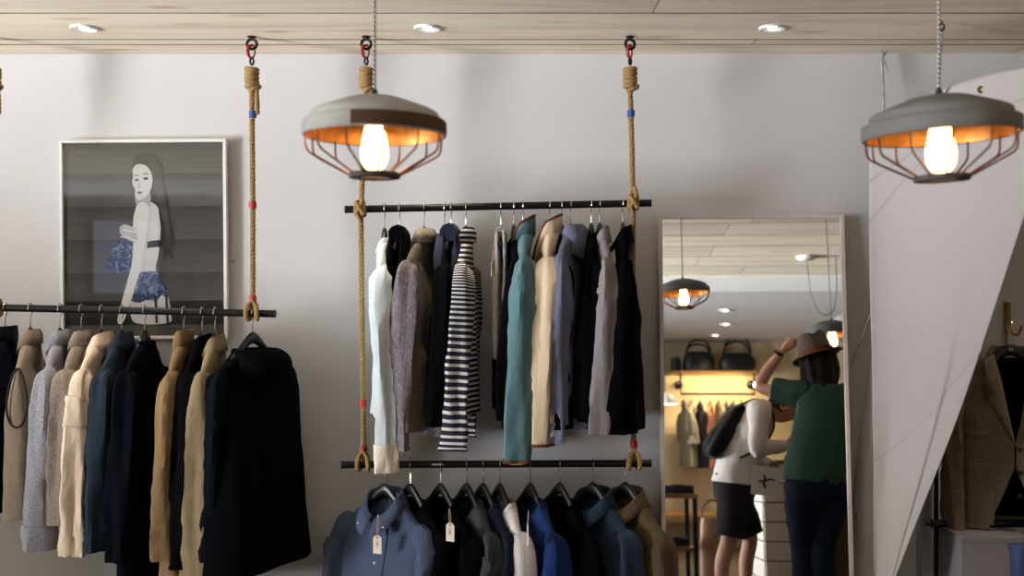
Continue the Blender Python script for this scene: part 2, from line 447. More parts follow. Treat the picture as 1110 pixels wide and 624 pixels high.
def pendant(p, D, zc, label, wires, patch=False, tilt=(0, 0), light=16, smat=None):
    """p = centre of the shade's rim; D = rim diameter; zc = ceiling height"""
    t = thing('pendant_lamp', label, 'pendant lamp', p, 0, 'concrete pendant lamps with wire cages', rot=(tilt[0], tilt[1], 0))
    R = D / 2
    outer = [(.02 * R, .272), (.34 * R, .266), (.45 * R, .250), (.78 * R, .188), (.87 * R, .166), (.895 * R, .152), (.905 * R, .124), (.92 * R, .112), (.955 * R, .108), (.985 * R, .102), (R, .092), (R, .010), (.985 * R, 0)]
    outer = [(r, z * D) for r, z in outer]
    sh = MB().lathe(outer, 64).lathe([(.985 * R, 0), (.955 * R, 0), (.95 * R, .006 * D)], 64)
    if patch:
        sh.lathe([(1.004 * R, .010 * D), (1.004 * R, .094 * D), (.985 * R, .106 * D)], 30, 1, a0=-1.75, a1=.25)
    sh.build('shade', [smat or shade_mat, sector] if patch else smat or shade_mat, t)
    MB().lathe([(.95 * R, .006 * D), (.935 * R, .07 * D), (.85 * R, .13 * D), (.44 * R, .225 * D), (.02 * R, .245 * D)], 64).build('lining', leaf, t)
    MB().lathe([(.02, .24 * D), (.02, .14 * D), (.017, .12 * D), (.001, .12 * D)], 20).build('socket', plain('brass socket', (120, 86, 46), .4, .8), t)
    MB().lathe([(.001, .285 * D), (.013, .285 * D), (.015, .268 * D)], 16).lathe([(.001, .33 * D), (.006, .328 * D), (.009, .285 * D)], 14).build('cord_grip', plain('black rubber', (20, 20, 20), .6), t)
    zb = -.270 * D
    ring = [(.345 * R, zb - .007), (.36 * R, zb - .005), (.36 * R, zb + .003), (.345 * R, zb + .006), (.225 * R, zb + .006), (.21 * R, zb + .003), (.21 * R, zb - .004), (.225 * R, zb - .007), (.345 * R, zb - .007)]
    MB().lathe(ring, 40).build('cage_ring', concrete('dark cast ring', (84, 80, 76)), t)
    for k in range(12):
        a = 2 * PI * (k + .5) / 12
        line = catmull([(.945 * R, .01 * D), (.945 * R, -.03 * D), (.935 * R, -.085 * D), (.90 * R, -.118 * D), (.80 * R, -.15 * D), (.34 * R, zb)], 18)
        MB().tube([(r * math.cos(a), r * math.sin(a), z) for r, z in line], .0026, 6).build('cage_wire', wires, t)
    bp = [(.012, .11), (.020, .09), (.030, .03), (.0375, -.05), (.0395, -.10), (.036, -.145), (.026, -.178), (.012, -.196), (.0005, -.2)]
    bb = MB().lathe([(r * D / .34 * .84, z * D * 1.22) for r, z in catmull(bp, 22)], 24).build('bulb', bulb_m, t)
    # cord runs straight up whatever the shade's tilt
    L = zc - p[2]
    Mi = Matrix.Rotation(tilt[0], 3, 'X') @ Matrix.Identity(3); Mi = Matrix.Rotation(tilt[1], 3, 'Y') @ Matrix.Rotation(tilt[0], 3, 'X')
    inv = Mi.inverted(); top = Vector((0, 0, .31 * D)); up = inv @ Vector((0, 0, 1))
    MB().tube([top + up * (L - .31 * D) * i / 6 for i in range(7)], .0036, 8).build('cord', cordm, t)
    l = bpy.data.lights.new('filament glow', 'POINT'); l.energy = light; l.color = (1, .68, .38); l.shadow_soft_size = .03
    lo = bpy.data.objects.new('filament_glow', l); COL.objects.link(lo); lo.location = p + Mi @ Vector((0, 0, -.07 * D)); lo['kind'] = 'helper'
    bb.visible_shadow = True
    return t
pendant(at(406, 148, 2.36), .34, CEIL, 'grey concrete pendant with lit bulb and brown patch on its lip, hanging before the ropes', copper, True, smat=concrete('lit cast concrete', (164, 162, 158)))  # concrete made paler for the daylight on this shade
pendant(at(1019.5, 149, 2.26), .34, CEIL, 'dark grey concrete pendant with lit bulb hanging before the white sail', dim_copper, tilt=(0, -.035))

# ------------------------------------------------------------------ framed portrait
PD = 4.365
pc = at(156, 262, PD); pw, ph = .722, .88
# the print hangs from y=152 down behind the coats
pt = at(155.5, 153, PD)
pr = thing('framed_portrait', 'black and white photograph of a woman looking back, in a thin white frame', 'framed picture', (pt.x, PD, pt.z), 0, rot=(0, -.008, 0))
pw = 177 / F * PD; ph = .86
wf = plain('white frame', (232, 230, 228), .4)
f = MB()
for c, d in (((-pw / 2, 0, -ph / 2), (.014, .03, ph + .014)), ((pw / 2, 0, -ph / 2), (.014, .03, ph + .014)), ((0, 0, 0), (pw, .03, .014)), ((0, 0, -ph), (pw, .03, .014))): f.box(c, d, bev=.002)
f.build('frame', wf, pr, smooth=False)
S = PD / F
def pp(px, py): return ((px - 155.5) * S, (153 - py) * S)
def flat(name, pts, y, mat, parent, smooth=True, n=60):
    ring = [pp(*q) for q in (catmull(list(pts) + [pts[0]], n)[:-1] if smooth else pts)]
    # trim to the print
    ring = [(max(-pw / 2 + .008, min(pw / 2 - .008, x)), max(-ph + .008, min(-.008, z))) for x, z in ring]
    m = MB(); m.add([(x, -y, z) for x, z in ring], [tuple(range(len(ring)))])
    return m.build(name, mat, parent, smooth=False)
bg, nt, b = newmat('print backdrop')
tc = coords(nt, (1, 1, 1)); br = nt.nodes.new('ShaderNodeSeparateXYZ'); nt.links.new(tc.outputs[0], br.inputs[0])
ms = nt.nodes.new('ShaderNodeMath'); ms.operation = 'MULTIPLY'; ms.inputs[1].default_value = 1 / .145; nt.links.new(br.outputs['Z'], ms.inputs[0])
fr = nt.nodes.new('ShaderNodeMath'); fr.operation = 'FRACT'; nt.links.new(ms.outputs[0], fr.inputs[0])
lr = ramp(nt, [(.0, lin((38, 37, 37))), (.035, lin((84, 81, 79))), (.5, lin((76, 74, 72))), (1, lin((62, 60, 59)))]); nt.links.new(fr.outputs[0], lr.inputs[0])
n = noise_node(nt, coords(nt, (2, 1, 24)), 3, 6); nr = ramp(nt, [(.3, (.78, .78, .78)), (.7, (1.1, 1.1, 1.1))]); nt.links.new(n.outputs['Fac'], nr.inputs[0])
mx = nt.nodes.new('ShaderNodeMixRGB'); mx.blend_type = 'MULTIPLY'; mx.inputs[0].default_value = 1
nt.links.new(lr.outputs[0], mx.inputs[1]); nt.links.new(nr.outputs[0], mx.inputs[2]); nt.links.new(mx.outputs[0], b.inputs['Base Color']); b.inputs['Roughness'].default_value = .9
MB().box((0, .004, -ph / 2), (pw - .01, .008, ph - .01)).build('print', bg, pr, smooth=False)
ink = lambda n_, v: plain('print ' + n_, v, .9)
flat('printed_dark_floor', [(70, 326), (243, 326), (243, 352), (70, 352)], .0010, ink('black', (20, 20, 20)), pr, False)
hair_pts = [(143, 178), (148, 168), (160, 166), (172, 170), (177, 182), (179, 198), (182, 215), (184, 236), (187, 248), (189, 262), (186, 272), (187, 282), (181, 276), (178, 282), (174, 262), (168, 238), (158, 214), (146, 196)]
flat('printed_hair', hair_pts, .0014, ink('hair', (48, 46, 45)), pr)
sk = ink('skin', (196, 194, 192)); sk2 = ink('skin half tone', (160, 158, 157)); dk = ink('dark', (34, 34, 36))
flat('printed_back', [(150, 219), (160, 218), (170, 224), (174, 238), (173, 256), (171, 276), (168, 294), (180, 318), (184, 340), (181, 350), (146, 350), (140, 334), (142, 312), (147, 290), (145, 262), (144, 236)], .0018, sk, pr)
flat('printed_arm', [(148, 222), (156, 219), (162, 228), (160, 246), (156, 268), (154, 286), (147, 306), (141, 326), (136, 340), (131, 350), (126, 348), (130, 330), (136, 308), (142, 286), (144, 262), (144, 238)], .0030, ink('arm', (206, 204, 202)), pr)
flat('printed_hand', [(129, 246), (134, 243), (141, 245), (147, 252), (148, 259), (143, 262), (136, 258), (130, 253)], .0034, sk2, pr)
for k in range(4):
    y = 244.5 + k * 3.6; flat('printed_finger', [(131 - k * .6, y + 1.5), (135, y - .4), (146, y + 1.8 + k * .6), (148.5, y + 3.4 + k * .8), (145, y + 4.2 + k * .6), (135, y + 2.4)], .0044 + .0002 * k, ink('finger%d' % (k % 2), (200, 198, 196) if k % 2 else (182, 180, 178)), pr, n=24)
flat('printed_neck', [(146, 206), (160, 204), (163, 216), (160, 224), (150, 224), (146, 216)], .0022, sk2, pr)
face = flat('printed_face', [(143.5, 184), (147, 179), (154, 178), (161, 182), (165, 192), (164, 203), (159, 212), (153, 216), (149, 216), (146.5, 211), (146, 205), (144, 201), (143, 197), (144, 192)], .0026, sk, pr)
for pts in ([(145.5, 195), (148.5, 193.6), (150.5, 195), (148, 196.2)], [(154.5, 193.5), (158, 192), (161, 193.4), (158, 195.2)]): flat('printed_eye', pts, .0032, dk, face, n=20)
for pts in ([(144.6, 191), (148, 189.4), (151, 190.4), (148, 190.4)], [(153.5, 189.4), (158, 187.6), (162, 189), (158, 188.8)]): flat('printed_brow', pts, .0032, ink('hair', (48, 46, 45)), face, n=20)
flat('printed_nose', [(150.6, 196), (150.0, 201), (149.2, 203.4), (152, 203.8), (151.6, 200)], .0031, sk2, face, n=20)
flat('printed_mouth', [(148, 208.4), (151, 207.2), (154.4, 208.4), (151, 210.2)], .0032, ink('lip', (92, 88, 88)), face, n=20)
flat('printed_hair_strand', [(160, 170), (168, 172), (174, 184), (177, 204), (181, 228), (184, 250), (180, 254), (175, 234), (169, 214), (166, 196), (163, 182)], .0036, ink('hair strand', (66, 62, 60)), pr)
flat('printed_strap', [(159, 262), (166, 260.5), (176, 260), (176, 267.5), (166, 268), (158.6, 269)], .0033, dk, pr, False)
flat('printed_strap', [(172, 226), (174.6, 230), (175.8, 246), (176, 262), (173.8, 262), (173.6, 244), (171.6, 230)], .0033, dk, pr, False)
lace, nt, b = newmat('print floral cloth')
n = noise_node(nt, coords(nt, (1, 1, 1)), 34, 4, .7, 1.5); r = ramp(nt, [(.38, lin((22, 28, 46))), (.52, lin((54, 68, 104))), (.68, lin((150, 160, 180)))]); nt.links.new(n.outputs['Fac'], r.inputs[0]); nt.links.new(r.outputs[0], b.inputs['Base Color']); b.inputs['Roughness'].default_value = .9
flat('printed_skirt', [(146, 297), (154, 294.5), (164, 294), (171, 296), (173, 304), (178, 308), (183, 318), (180, 323), (174, 320), (168, 326), (158, 325), (150, 328), (141, 326), (138, 324), (141, 312)], .0027, lace, pr)
flat('printed_blouse', [(122, 266), (128, 259), (136, 260), (144, 263), (145, 274), (142, 288), (138, 296), (133, 292), (128, 297), (122, 291), (117, 294), (113, 288), (117, 278)], .0016, lace, pr)
for xx in (166, 178): flat('printed_garter', [(xx, 320), (xx + 2.4, 320), (xx + 4, 350), (xx + 1.4, 350)], .0040, dk, pr, False)
gm, nt, b = newmat('picture glass')
tr = nt.nodes.new('ShaderNodeBsdfTransparent'); gs = nt.nodes.new('ShaderNodeBsdfGlossy'); gs.inputs['Roughness'].default_value = .01
ms = nt.nodes.new('ShaderNodeMixShader'); ms.inputs[0].default_value = .075
nt.links.new(tr.outputs[0], ms.inputs[1]); nt.links.new(gs.outputs[0], ms.inputs[2])
nt.links.new(ms.outputs[0], nt.nodes['Material Output'].inputs['Surface'])
MB().add([(-pw / 2 + .006, -.010, -.006), (pw / 2 - .006, -.010, -.006), (pw / 2 - .006, -.010, -ph + .006), (-pw / 2 + .006, -.010, -ph + .006)], [(0, 3, 2, 1)]).build('glass', gm, pr, smooth=False)
q = at(252, 283, WALL - .003)
tag(MB().box((0, 0, 0), (.022, .004, .012), bev=.001).build('wall_card', plain('grey card', (176, 172, 172), .7)), 'tiny grey card on the wall beside the framed portrait', 'card').location = q

# ------------------------------------------------------------------ leaning mirror
mr = thing('mirror', 'tall mirror in a thin white frame leaning on the wall beside the rails', 'mirror', (0, 0, 0))
nrm = M_N; side = Vector((math.cos(M_PS), -math.sin(M_PS), 0)); upv = nrm.cross(side); upv = -upv if upv.z < 0 else upv
H = M_TOP.z / upv.z; MWd = .808
base = M_TOP - upv * H; mr.matrix_world = Matrix.LocRotScale(base, Matrix((side, -nrm, upv)).transposed().to_quaternion(), None)
silver, nt, b = newmat('mirror silver'); b.inputs['Metallic'].default_value = 1; b.inputs['Roughness'].default_value = .0; b.inputs['Base Color'].default_value = (.93, .94, .93, 1)
MB().box((0, .003, H / 2), (MWd - .03, .006, H - .03)).build('mirror_glass', silver, mr, smooth=False)
mf = plain('mirror frame white', (214, 202, 198), .45)
f = MB()
for c, d in (((-MWd / 2 + .008, .008, H / 2), (.017, .032, H)), ((MWd / 2 - .008, .008, H / 2), (.017, .032, H)), ((0, .008, H - .008), (MWd - .034, .032, .017)), ((0, .008, .02), (MWd - .034, .032, .04))): f.box(c, d, bev=.0025)
f.box((0, .016, H / 2), (MWd - .02, .012, H - .02)); f.build('mirror_frame', mf, mr, smooth=False)

# ------------------------------------------------------------------ hanging sail
def pl(poly, t):
    L = [0]
    for a, b2 in zip(poly, poly[1:]): L.append(L[-1] + math.dist(a[:2], b2[:2]))
    s = t * L[-1]
    for k in range(len(poly) - 1):
        if s <= L[k + 1] + 1e-9:
            u = (s - L[k]) / (L[k + 1] - L[k]); return tuple(p + (q2 - p) * u for p, q2 in zip(poly[k], poly[k + 1]))
    return poly[-1]
Ledge = [(943, 131, 4.30), (943, 260, 4.28), (945, 400, 4.26), (947, 520, 4.22), (948, 640, 4.18), (949, 705, 4.15)]
Redge = [(1172, 66, 3.60), (1150, 130, 3.62), (1111, 238, 3.72), (1078, 340, 3.80), (1051, 420, 3.88), (1021, 500, 3.96), (986, 590, 4.05), (962, 660, 4.12), (951, 706, 4.15)]
Lc, Rc = catmull(Ledge, 90), catmull(Redge, 90)
sroot_p = at(943, 131, 4.30)
sl = thing('sail', 'large white sail hung from the ceiling as a tapering drape beside the mirror', 'sail', sroot_p)
sailm, nt, b = newmat('sailcloth')
b.inputs['Base Color'].default_value = (*lin((190, 184, 184)), 1); b.inputs['Roughness'].default_value = .75
n = noise_node(nt, coords(nt, (1, 1, 1)), 260, 2); bump(nt, b, n.outputs['Fac'], .12, .001)
def sail_pt(u, v):
    k = min(88, int(v * 89)); w = v * 89 - k
    a = [p + (q - p) * w for p, q in zip(Lc[k], Lc[k + 1])]; c = [p + (q - p) * w for p, q in zip(Rc[k], Rc[k + 1])]
    d = a[2] + (c[2] - a[2]) * u ** 1.15
    py = a[1] + (c[1] - a[1]) * u - (14 * math.sin(PI * u) * (1 - v) ** 3)
    p = at(a[0] + (c[0] - a[0]) * u, py, d)
    p.y += .055 * math.sin(PI * u) * math.sin(PI * min(1, v * 1.1)) - .05 * math.exp(-((u - .62 - .1 * v) / .09) ** 2) * math.sin(PI * v) ** 2 + .012 * nz(u * 3, v * 6, 0, 2)
    p.y += .05 * max(0, u - .9) * 10 * .3
    return p
g = MB(); nu, nv = 44, 90
g.loft([[sail_pt(i / nu, j / nv) - sroot_p for i in range(nu + 1)] for j in range(nv + 1)], close=False)
cloth_ob = g.build('sailcloth', sailm, sl, solid=.0015)
def strip(u0, v0, u1, v1, w, off, name, mat, n=40, wob=0):
    m = MB(); rr = []
    for i in range(n + 1):
        t = i / n; u, v = u0 + (u1 - u0) * t, v0 + (v1 - v0) * t + wob * math.sin(PI * t)
        p = sail_pt(u, v); q = sail_pt(u, min(.999, v + w)); rr.append([p - sroot_p + Vector((0, -off, 0)), q - sroot_p + Vector((0, -off, 0))])
    m.loft(rr, close=False); return m.build(name, mat, cloth_ob)
seam = plain('sail seam', (182, 173, 171), .8)
strip(.0, .56, 1, .43, .006, .0035, 'seam', seam, wob=.05)
strip(.0, .11, .99, .06, .006, .0035, 'seam', seam, wob=-.0)
strip(.0, .17, .35, .105, .004, .0035, 'seam', seam)
brass = plain('brass', (176, 132, 60), .35, .9)
def grommet(p, par, name='grommet', r=.011):
    MB().tube(ring_pts(p, r, r, (1, 0, 0), (0, 0, 1), 18), .0042, 8, closed=True).build(name, brass, par)
# the eyelet near the head of the sail, and the folded-back edge behind the mirror with its own
best = min(((u / 60, v / 200) for u in range(61) for v in range(60)), key=lambda q: (lambda p: (555 + p.x / p.y * F - 1063) ** 2 + (312 - (p.z - EYE) / p.y * F - 97) ** 2)(sail_pt(*q)))
grommet(sail_pt(*best) - sroot_p + Vector((0, -.006, 0)), cloth_ob)
fb = MB(); rr = []
for j in range(41):
    v = j / 40; y = 385 + 330 * v
    l = at(944 - 24 * min(1, v * 1.6 + .05), y, 4.375 - .04 * v); r_ = at(952, y, 4.34 - .10 * v)
    rr.append([l.lerp(r_, k / 8) + Vector((0, .01 * math.sin(k * .8 + v * 4), 0)) - sroot_p for k in range(9)])
fb.loft(rr, close=False).build('folded_edge', sailm, sl, solid=.0015)
grommet(at(930, 560, 4.335) - sroot_p, sl)
MB().tube([at(918, 552, 4.33) - sroot_p, at(932, 575, 4.32) - sroot_p, at(946, 602, 4.27) - sroot_p], .0022, 6).build('stitching', seam, sl)
def tie(pts, lb, r=.006, n=3):
    a = Vector(pts[0]); t = thing('cord', lb, 'cord', a, 0, 'cords tying the sail')
    strands(MB(), [Vector(p) - a for p in pts], r, .03).build('line', plain('flecked line', (168, 164, 158), .8, var=.75, vscale=120), t)
    return a, t
a, t = tie([at(956, 57, 4.34), at(957, 90, 4.325), at(958.5, 128, 4.29)], 'flecked cord from ceiling hook to the left corner of the sail')
MB().tube([(0, 0, CEIL - a.z), (0, 0, .002), (.012, 0, -.012), (.02, 0, .004)], .0028, 6).build('hook', iron, t)
strands(MB(), [(.002, -.004, -.01), (.014, -.008, -.06), (.022, -.01, -.085)], .004, .025).build('cord_tail', plain('flecked line', (168, 164, 158)), t)
tp = at(1021, 24, 3.86)
a, t = tie([tp - Vector((0, 0, .02)), at(1019, 60, 3.95), at(1016, 108, 4.08)], 'flecked cord from ceiling hook down behind the right-hand pendant')
MB().tube(ring_pts((0, 0, .0), .010, .014, (1, 0, 0), (0, 0, 1), 14), .003, 6, closed=True).tube([(0, 0, .014), (0, 0, CEIL - a.z)], .003, 6).build('hook', iron, t)
a, t = tie([at(945, 338, 4.30), at(934, 366, 4.34), at(922, 396, 4.375)], 'dark flecked cord slanting from the sail edge towards the mirror', .0035)
# ------------------------------------------------------------------ hangers and clothes
chrome = plain('chrome wire', (210, 208, 204), .2, 1)
hblack = plain('black hanger', (14, 14, 14), .35, spec=.5)
ROOT_DROP = .075
def sgnpow(x, p): return math.copysign(abs(x) ** p, x)

def hanger(pos, phi, label, group, wid=.195, lean=0, fall=.16):
    t = thing('clothes_hanger', label, 'hanger', pos, phi, group)
    hk = [(0, -.0215, .068), (0, -.0205, .082), (0, -.011, .094), (0, .003, .0965), (0, .015, .090), (0, .0205, .077), (0, .018, .062), (0, .006, .046), (0, 0, .03), (0, 0, -.012)]
    R = Matrix.Rotation(-phi + lean, 4, 'Z')
    MB().tube([R @ Vector(p) for p in catmull(hk, 30)], .0021, 6).build('hook', chrome, t)
    m = MB(); rings = []
    for i in range(33):
        u = -1 + 2 * i / 32; a = abs(u)
        zt = -(fall + .040) * ((a * a + .012) ** .54 - .012 ** .54) * .96; hh = .050 - .020 * a; th = .011 - .002 * a
        if a > .94: hh *= .6; th *= .7
        y0 = -.005 * a * a
        rings.append([(u * wid, y0 + th * math.cos(2 * PI * k / 12), zt - hh / 2 + hh / 2 * math.sin(2 * PI * k / 12)) for k in range(12)])
    m.loft(rings, True, True, True).build('arms', hblack, t)
    return t

class Cloth:
    """shell of one hanging garment in its own frame: x across the shoulders, -y the front, z down from the hanger's top"""
    def __init__(s, **k):
        d = dict(sw=.19, nw=.066, nt=.034, nd=.062, drop=.10, T=.044, hemW=.215, hemT=.052, L=.70, SL=.80, sr=.056, cr=.041, flat=.62, fwd=.03,
                 fold=.011, dip=.045, seed=1, res=1.0, spread=.0, wr=.0095, vopen=0, hemopen=0, bulk=0, cap=1, hs=1)
        d.update(k); s.__dict__.update(d)
        rows = []
        n = 6
        for i in range(n + 1):
            u = i / n
            rows.append((s.nw + (s.sw - s.nw) * u ** .9, s.nt + (.024 - s.nt) * u ** .8, -s.nd - s.drop * u ** 1.15, (1 - u) ** 1.6))
        z1 = -s.nd - s.drop; m = int(26 * s.res)
        for i in range(1, m + 1):
            u = i / m
            w = s.sw + .014 * min(1, u * 8) + (s.hemW - s.sw - .014) * u
            tt = .024 + (s.T - .024) * min(1, u * s.L / .24) ** .8 + .012 * math.sin(PI * min(1, u * 2.2)) * .5 + (s.hemT - s.T) * u
            rows.append((w, tt, z1 - .015 - (s.L - s.drop - .015) * u, 0))
        s.rows = rows
    def base(s, th):
        c, q = math.cos(th), math.sin(th)
        return Vector((s.nw * sgnpow(c, .9), s.nt * sgnpow(q, .9), -s.nd - s.dip * max(0, -q) ** 1.4))
    def pt(s, th, v, off=0):
        """point at angle th and v in 0..1 from neck to hem, lifted off the cloth by off"""
        f = v * (len(s.rows) - 1); k = min(int(f), len(s.rows) - 2); f -= k
        W, T, z, g = (a + (b - a) * f for a, b in zip(s.rows[k], s.rows[k + 1]))
        c, q = math.cos(th), math.sin(th); depth = max(0, min(1, (-z - s.nd - .06) / max(.2, s.L)))
        p = Vector((W * sgnpow(c, .85), T * sgnpow(q, .75), z - s.dip * g * max(0, -q) ** 1.4))
        A = s.fold * (depth ** .7)
        sd = s.seed * 1.37
        w = math.sin(4 * th + sd + z * 2.2) * .8 + math.sin(7 * th - sd * 2.1 + z * 3.1) * .55 + .9 * nz(math.cos(th) * 2.2, math.sin(th) * 2.2, z * 3.2, s.seed)
        p += Vector((c * .5, (.6 + .4 * abs(q)) * (1 if q > 0 else -1) * min(1, abs(q) * 3), 0)) * (A * w)
        p += Vector((c, q, 0)) * (s.wr * .6 * nz(p.x * 13, p.y * 13, p.z * 11, s.seed + 9) + off)
        p.y += s.bulk * .02 * math.sin(p.z * 60)
        return p
    def torso(s, name, mat, par, solid=0):
        if s.vopen:
            rr = []; R = int(60 * s.res)
            for i in range(R + 1):
                v = i / R; W = s.pt(0, v).x; z = s.pt(-PI / 2 + .01, v).z
                h = .078 * max(0, 1 - (-z - s.nd) / s.vopen) + .10 * max(0, (-z - s.hemopen) / (s.L + s.nd - s.hemopen)) + .003
                al = math.asin(min(.99, (h / W) ** 1.176)); n = int(60 * s.res)
                rr.append([s.pt(-PI / 2 + al + (2 * PI - 2 * al) * j / n, v) for j in range(n + 1)])
            return m_.loft(rr, close=False).build(name, mat, par, solid=.003) if (m_ := MB()) else None
        n = int(48 * s.res) // 4 * 4; R = len(s.rows); m = MB(); vs, fs = [], []
        for i in range(R):
            for j in range(n): vs.append(s.pt(2 * PI * j / n, i / (R - 1)))
        for i in range(R - 1):
            for j in range(n):
                a, b = i * n + j, i * n + (j + 1) % n
                mid = (vs[a] + vs[b] + vs[a + n] + vs[b + n]) / 4
                if mid.y < 0:
                    if s.vopen and abs(mid.x) < .075 * (1 - (-mid.z - s.nd) / s.vopen) and -mid.z - s.nd < s.vopen: continue
                    if s.hemopen and -mid.z > s.hemopen and abs(mid.x) < .10 * (-mid.z - s.hemopen) / (s.L + s.nd - s.hemopen): continue
                fs.append((a, b, b + n, a + n))
        m.add(vs, fs); return m.build(name, mat, par, solid=solid)
    def sleeve_path(s, sd):
        j = -s.nd - s.drop; e = -s.nd - s.SL; w = s.sw + s.spread
        return [(sd * (s.sw - .05), 0, j - .020), (sd * (s.sw - .006), 0, j - .036), (sd * (w + .012), -.002, j - .105), (sd * (w + .020), -s.fwd * .3, j + (e - j) * .36), (sd * (w + .018), -s.fwd * .8, j + (e - j) * .68), (sd * (w + .010), -s.fwd, e)]
    def sleeve_ring(s, sd, t, grow=0, n=22):
        P_ = s.sleeve_path(sd); c = Vector(catmull(P_, 61)[int(t * 60)]); c2 = Vector(catmull(P_, 61)[min(60, int(t * 60) + 1)]); c1 = Vector(catmull(P_, 61)[max(0, int(t * 60) - 1)])
        tg = (c2 - c1).normalized(); ay = Vector((0, 1, 0)); ay = (ay - tg * ay.dot(tg)).normalized(); ax = tg.cross(ay)
        ry = s.sr + (s.cr - s.sr) * min(1, t * 1.05) ** .8; rx = ry * s.flat * (1.1 - .15 * t)
        g = min(1, t * s.SL / (.20 + .30 * min(1, s.SL))); g = .45 * g + .55 * math.sin(g * PI / 2)
        ry = .022 + (ry - .022) * g
        if t < .12: rx *= .7 + 2.5 * t
        out = []
        for k in range(n):
            th = 2 * PI * k / n
            p = c + ay * (ry * sgnpow(math.cos(th), .9)) + ax * (rx * sgnpow(math.sin(th), .9))
            d = (ay * math.cos(th) + ax * math.sin(th))
            w = .8 * nz(p.x * 9 + sd * 4, p.y * 12, p.z * 7, s.seed + 3)
            w += .75 * math.sin(3 * th + p.z * 3.5 + s.seed * 2.3) + .5 * math.sin(5 * th - p.z * 6 + s.seed)          # long folds
            w += 1.1 * max(0, nz(p.x * 4, p.y * 9 + math.sin(th), p.z * 26 + 5 * math.cos(th + s.seed), s.seed + 7)) * (.3 + t)   # creases at the elbow and cuff
            out.append(p + d * (s.wr * w * min(1, t * 5) + grow))
        return out
    def sleeve(s, sd, mat, par, t0=0, t1=1, solid=0):
        N = int(30 * s.res); rr = [s.sleeve_ring(sd, t0 + (t1 - t0) * i / N) for i in range(N + 1)]
        L = s.SL; al = [-(t0 + (t1 - t0) * i / N) * L for i in range(N + 1)]
        return MB().loft(rr, True, al=al).build('sleeve', mat, par, solid=solid)
    def cuff(s, sd, mat, par, kind):
        rr = []
        if kind == 'band':
            for t, g in ((.925, .0005), (.93, .0028), (.96, .0028), (.995, .002), (1, .0), (.97, -.004)): rr.append(s.sleeve_ring(sd, t, g))
        elif kind == 'rolled':
            for t, g in ((.915, .002), (.915, .007), (.935, .009), (.97, .008), (1, .006), (1, .0), (.96, -.002)): rr.append(s.sleeve_ring(sd, t, g))
        else:
            for t, g in ((.985, .0015), (.987, .004), (1, .004), (1, -.001)): rr.append(s.sleeve_ring(sd, t, g))
        return MB().loft(rr).build('cuff', mat, par)
    def ring_collar(s, prof, mat, par, name='collar', gap=0, n=40, front=None):
        """prof: list of functions th -> (scale, dz, dy)"""
        rr = []
        for i in range(n + 1):
            th = -PI / 2 + gap + (2 * PI - 2 * gap) * i / n; b = s.base(th); col = []
            for f in prof:
                k, dz, dy = f(th); col.append(Vector((b.x * k, b.y * k + dy, b.z + dz)))
            rr.append(col)
        m = MB()
        if gap == 0: rr = rr[:-1]; rr = rr + [rr[0]]
        m.loft(rr, close=False); return m.build(name, mat, par, solid=.003, sub=2 if name == 'hood' else 0)
    def collar(s, kind, mat, par, edge=None):
        bk = lambda th: (1 + math.sin(th)) / 2; fr = lambda th: (1 - math.sin(th)) / 2
        if kind == 'crew':
            return s.ring_collar([lambda t: (1.06, -.012, 0), lambda t: (1.03, .006, 0), lambda t: (.95, .014, 0), lambda t: (.90, .006, 0)], mat, par, 'neckband')
        if kind == 'shirt':
            s.ring_collar([lambda t: (1.0, -.004, 0), lambda t: (.94, .03 * bk(t) + .016, 0)], mat, par, 'collar_stand', .06)
            return s.ring_collar([lambda t: (.94, .03 * bk(t) + .018, 0), lambda t: (1.02, .032 * bk(t) + .018, 0), lambda t: (1.22 + .1 * fr(t) ** 4, .004, -.006 * fr(t) ** 3), lambda t: (1.40 + .30 * fr(t) ** 5, -.022 - .028 * fr(t) ** 5, -.012 * fr(t) ** 3)], mat, par, 'collar', .10)
        if kind == 'stand':
            return s.ring_collar([lambda t: (1.03, -.01, 0), lambda t: (1.06, .03, 0), lambda t: (1.0, .062, 0), lambda t: (.90, .062, 0), lambda t: (.86, .02, 0)], mat, par, 'collar', .05)
        if kind == 'turn':   # soft turned-down roll
            return s.ring_collar([lambda t: (1.0, -.006, 0), lambda t: (.94, .04, 0), lambda t: (1.0, .05, 0), lambda t: (1.2, .032, 0), lambda t: (1.3, -.008, -.002)], mat, par, 'roll_neck')
        if kind == 'funnel':
            f1 = [lambda t: (1.0, -.004, 0), lambda t: (1.02 + .04 * fr(t), .03 * bk(t) + .012, -.008 * fr(t)), lambda t: (.98 + .08 * fr(t), .062 * bk(t) + .018, -.016 * fr(t))]
            o = s.ring_collar(f1, mat, par, 'collar')
            pts = []
            for i in range(40):
                th = 2 * PI * i / 40; b = s.base(th); k, dz, dy = f1[2](th); pts.append(Vector((b.x * k, b.y * k + dy, b.z + dz)))
            MB().tube(pts, .005, 8, closed=True).build('collar_piping', edge, o)
            return o
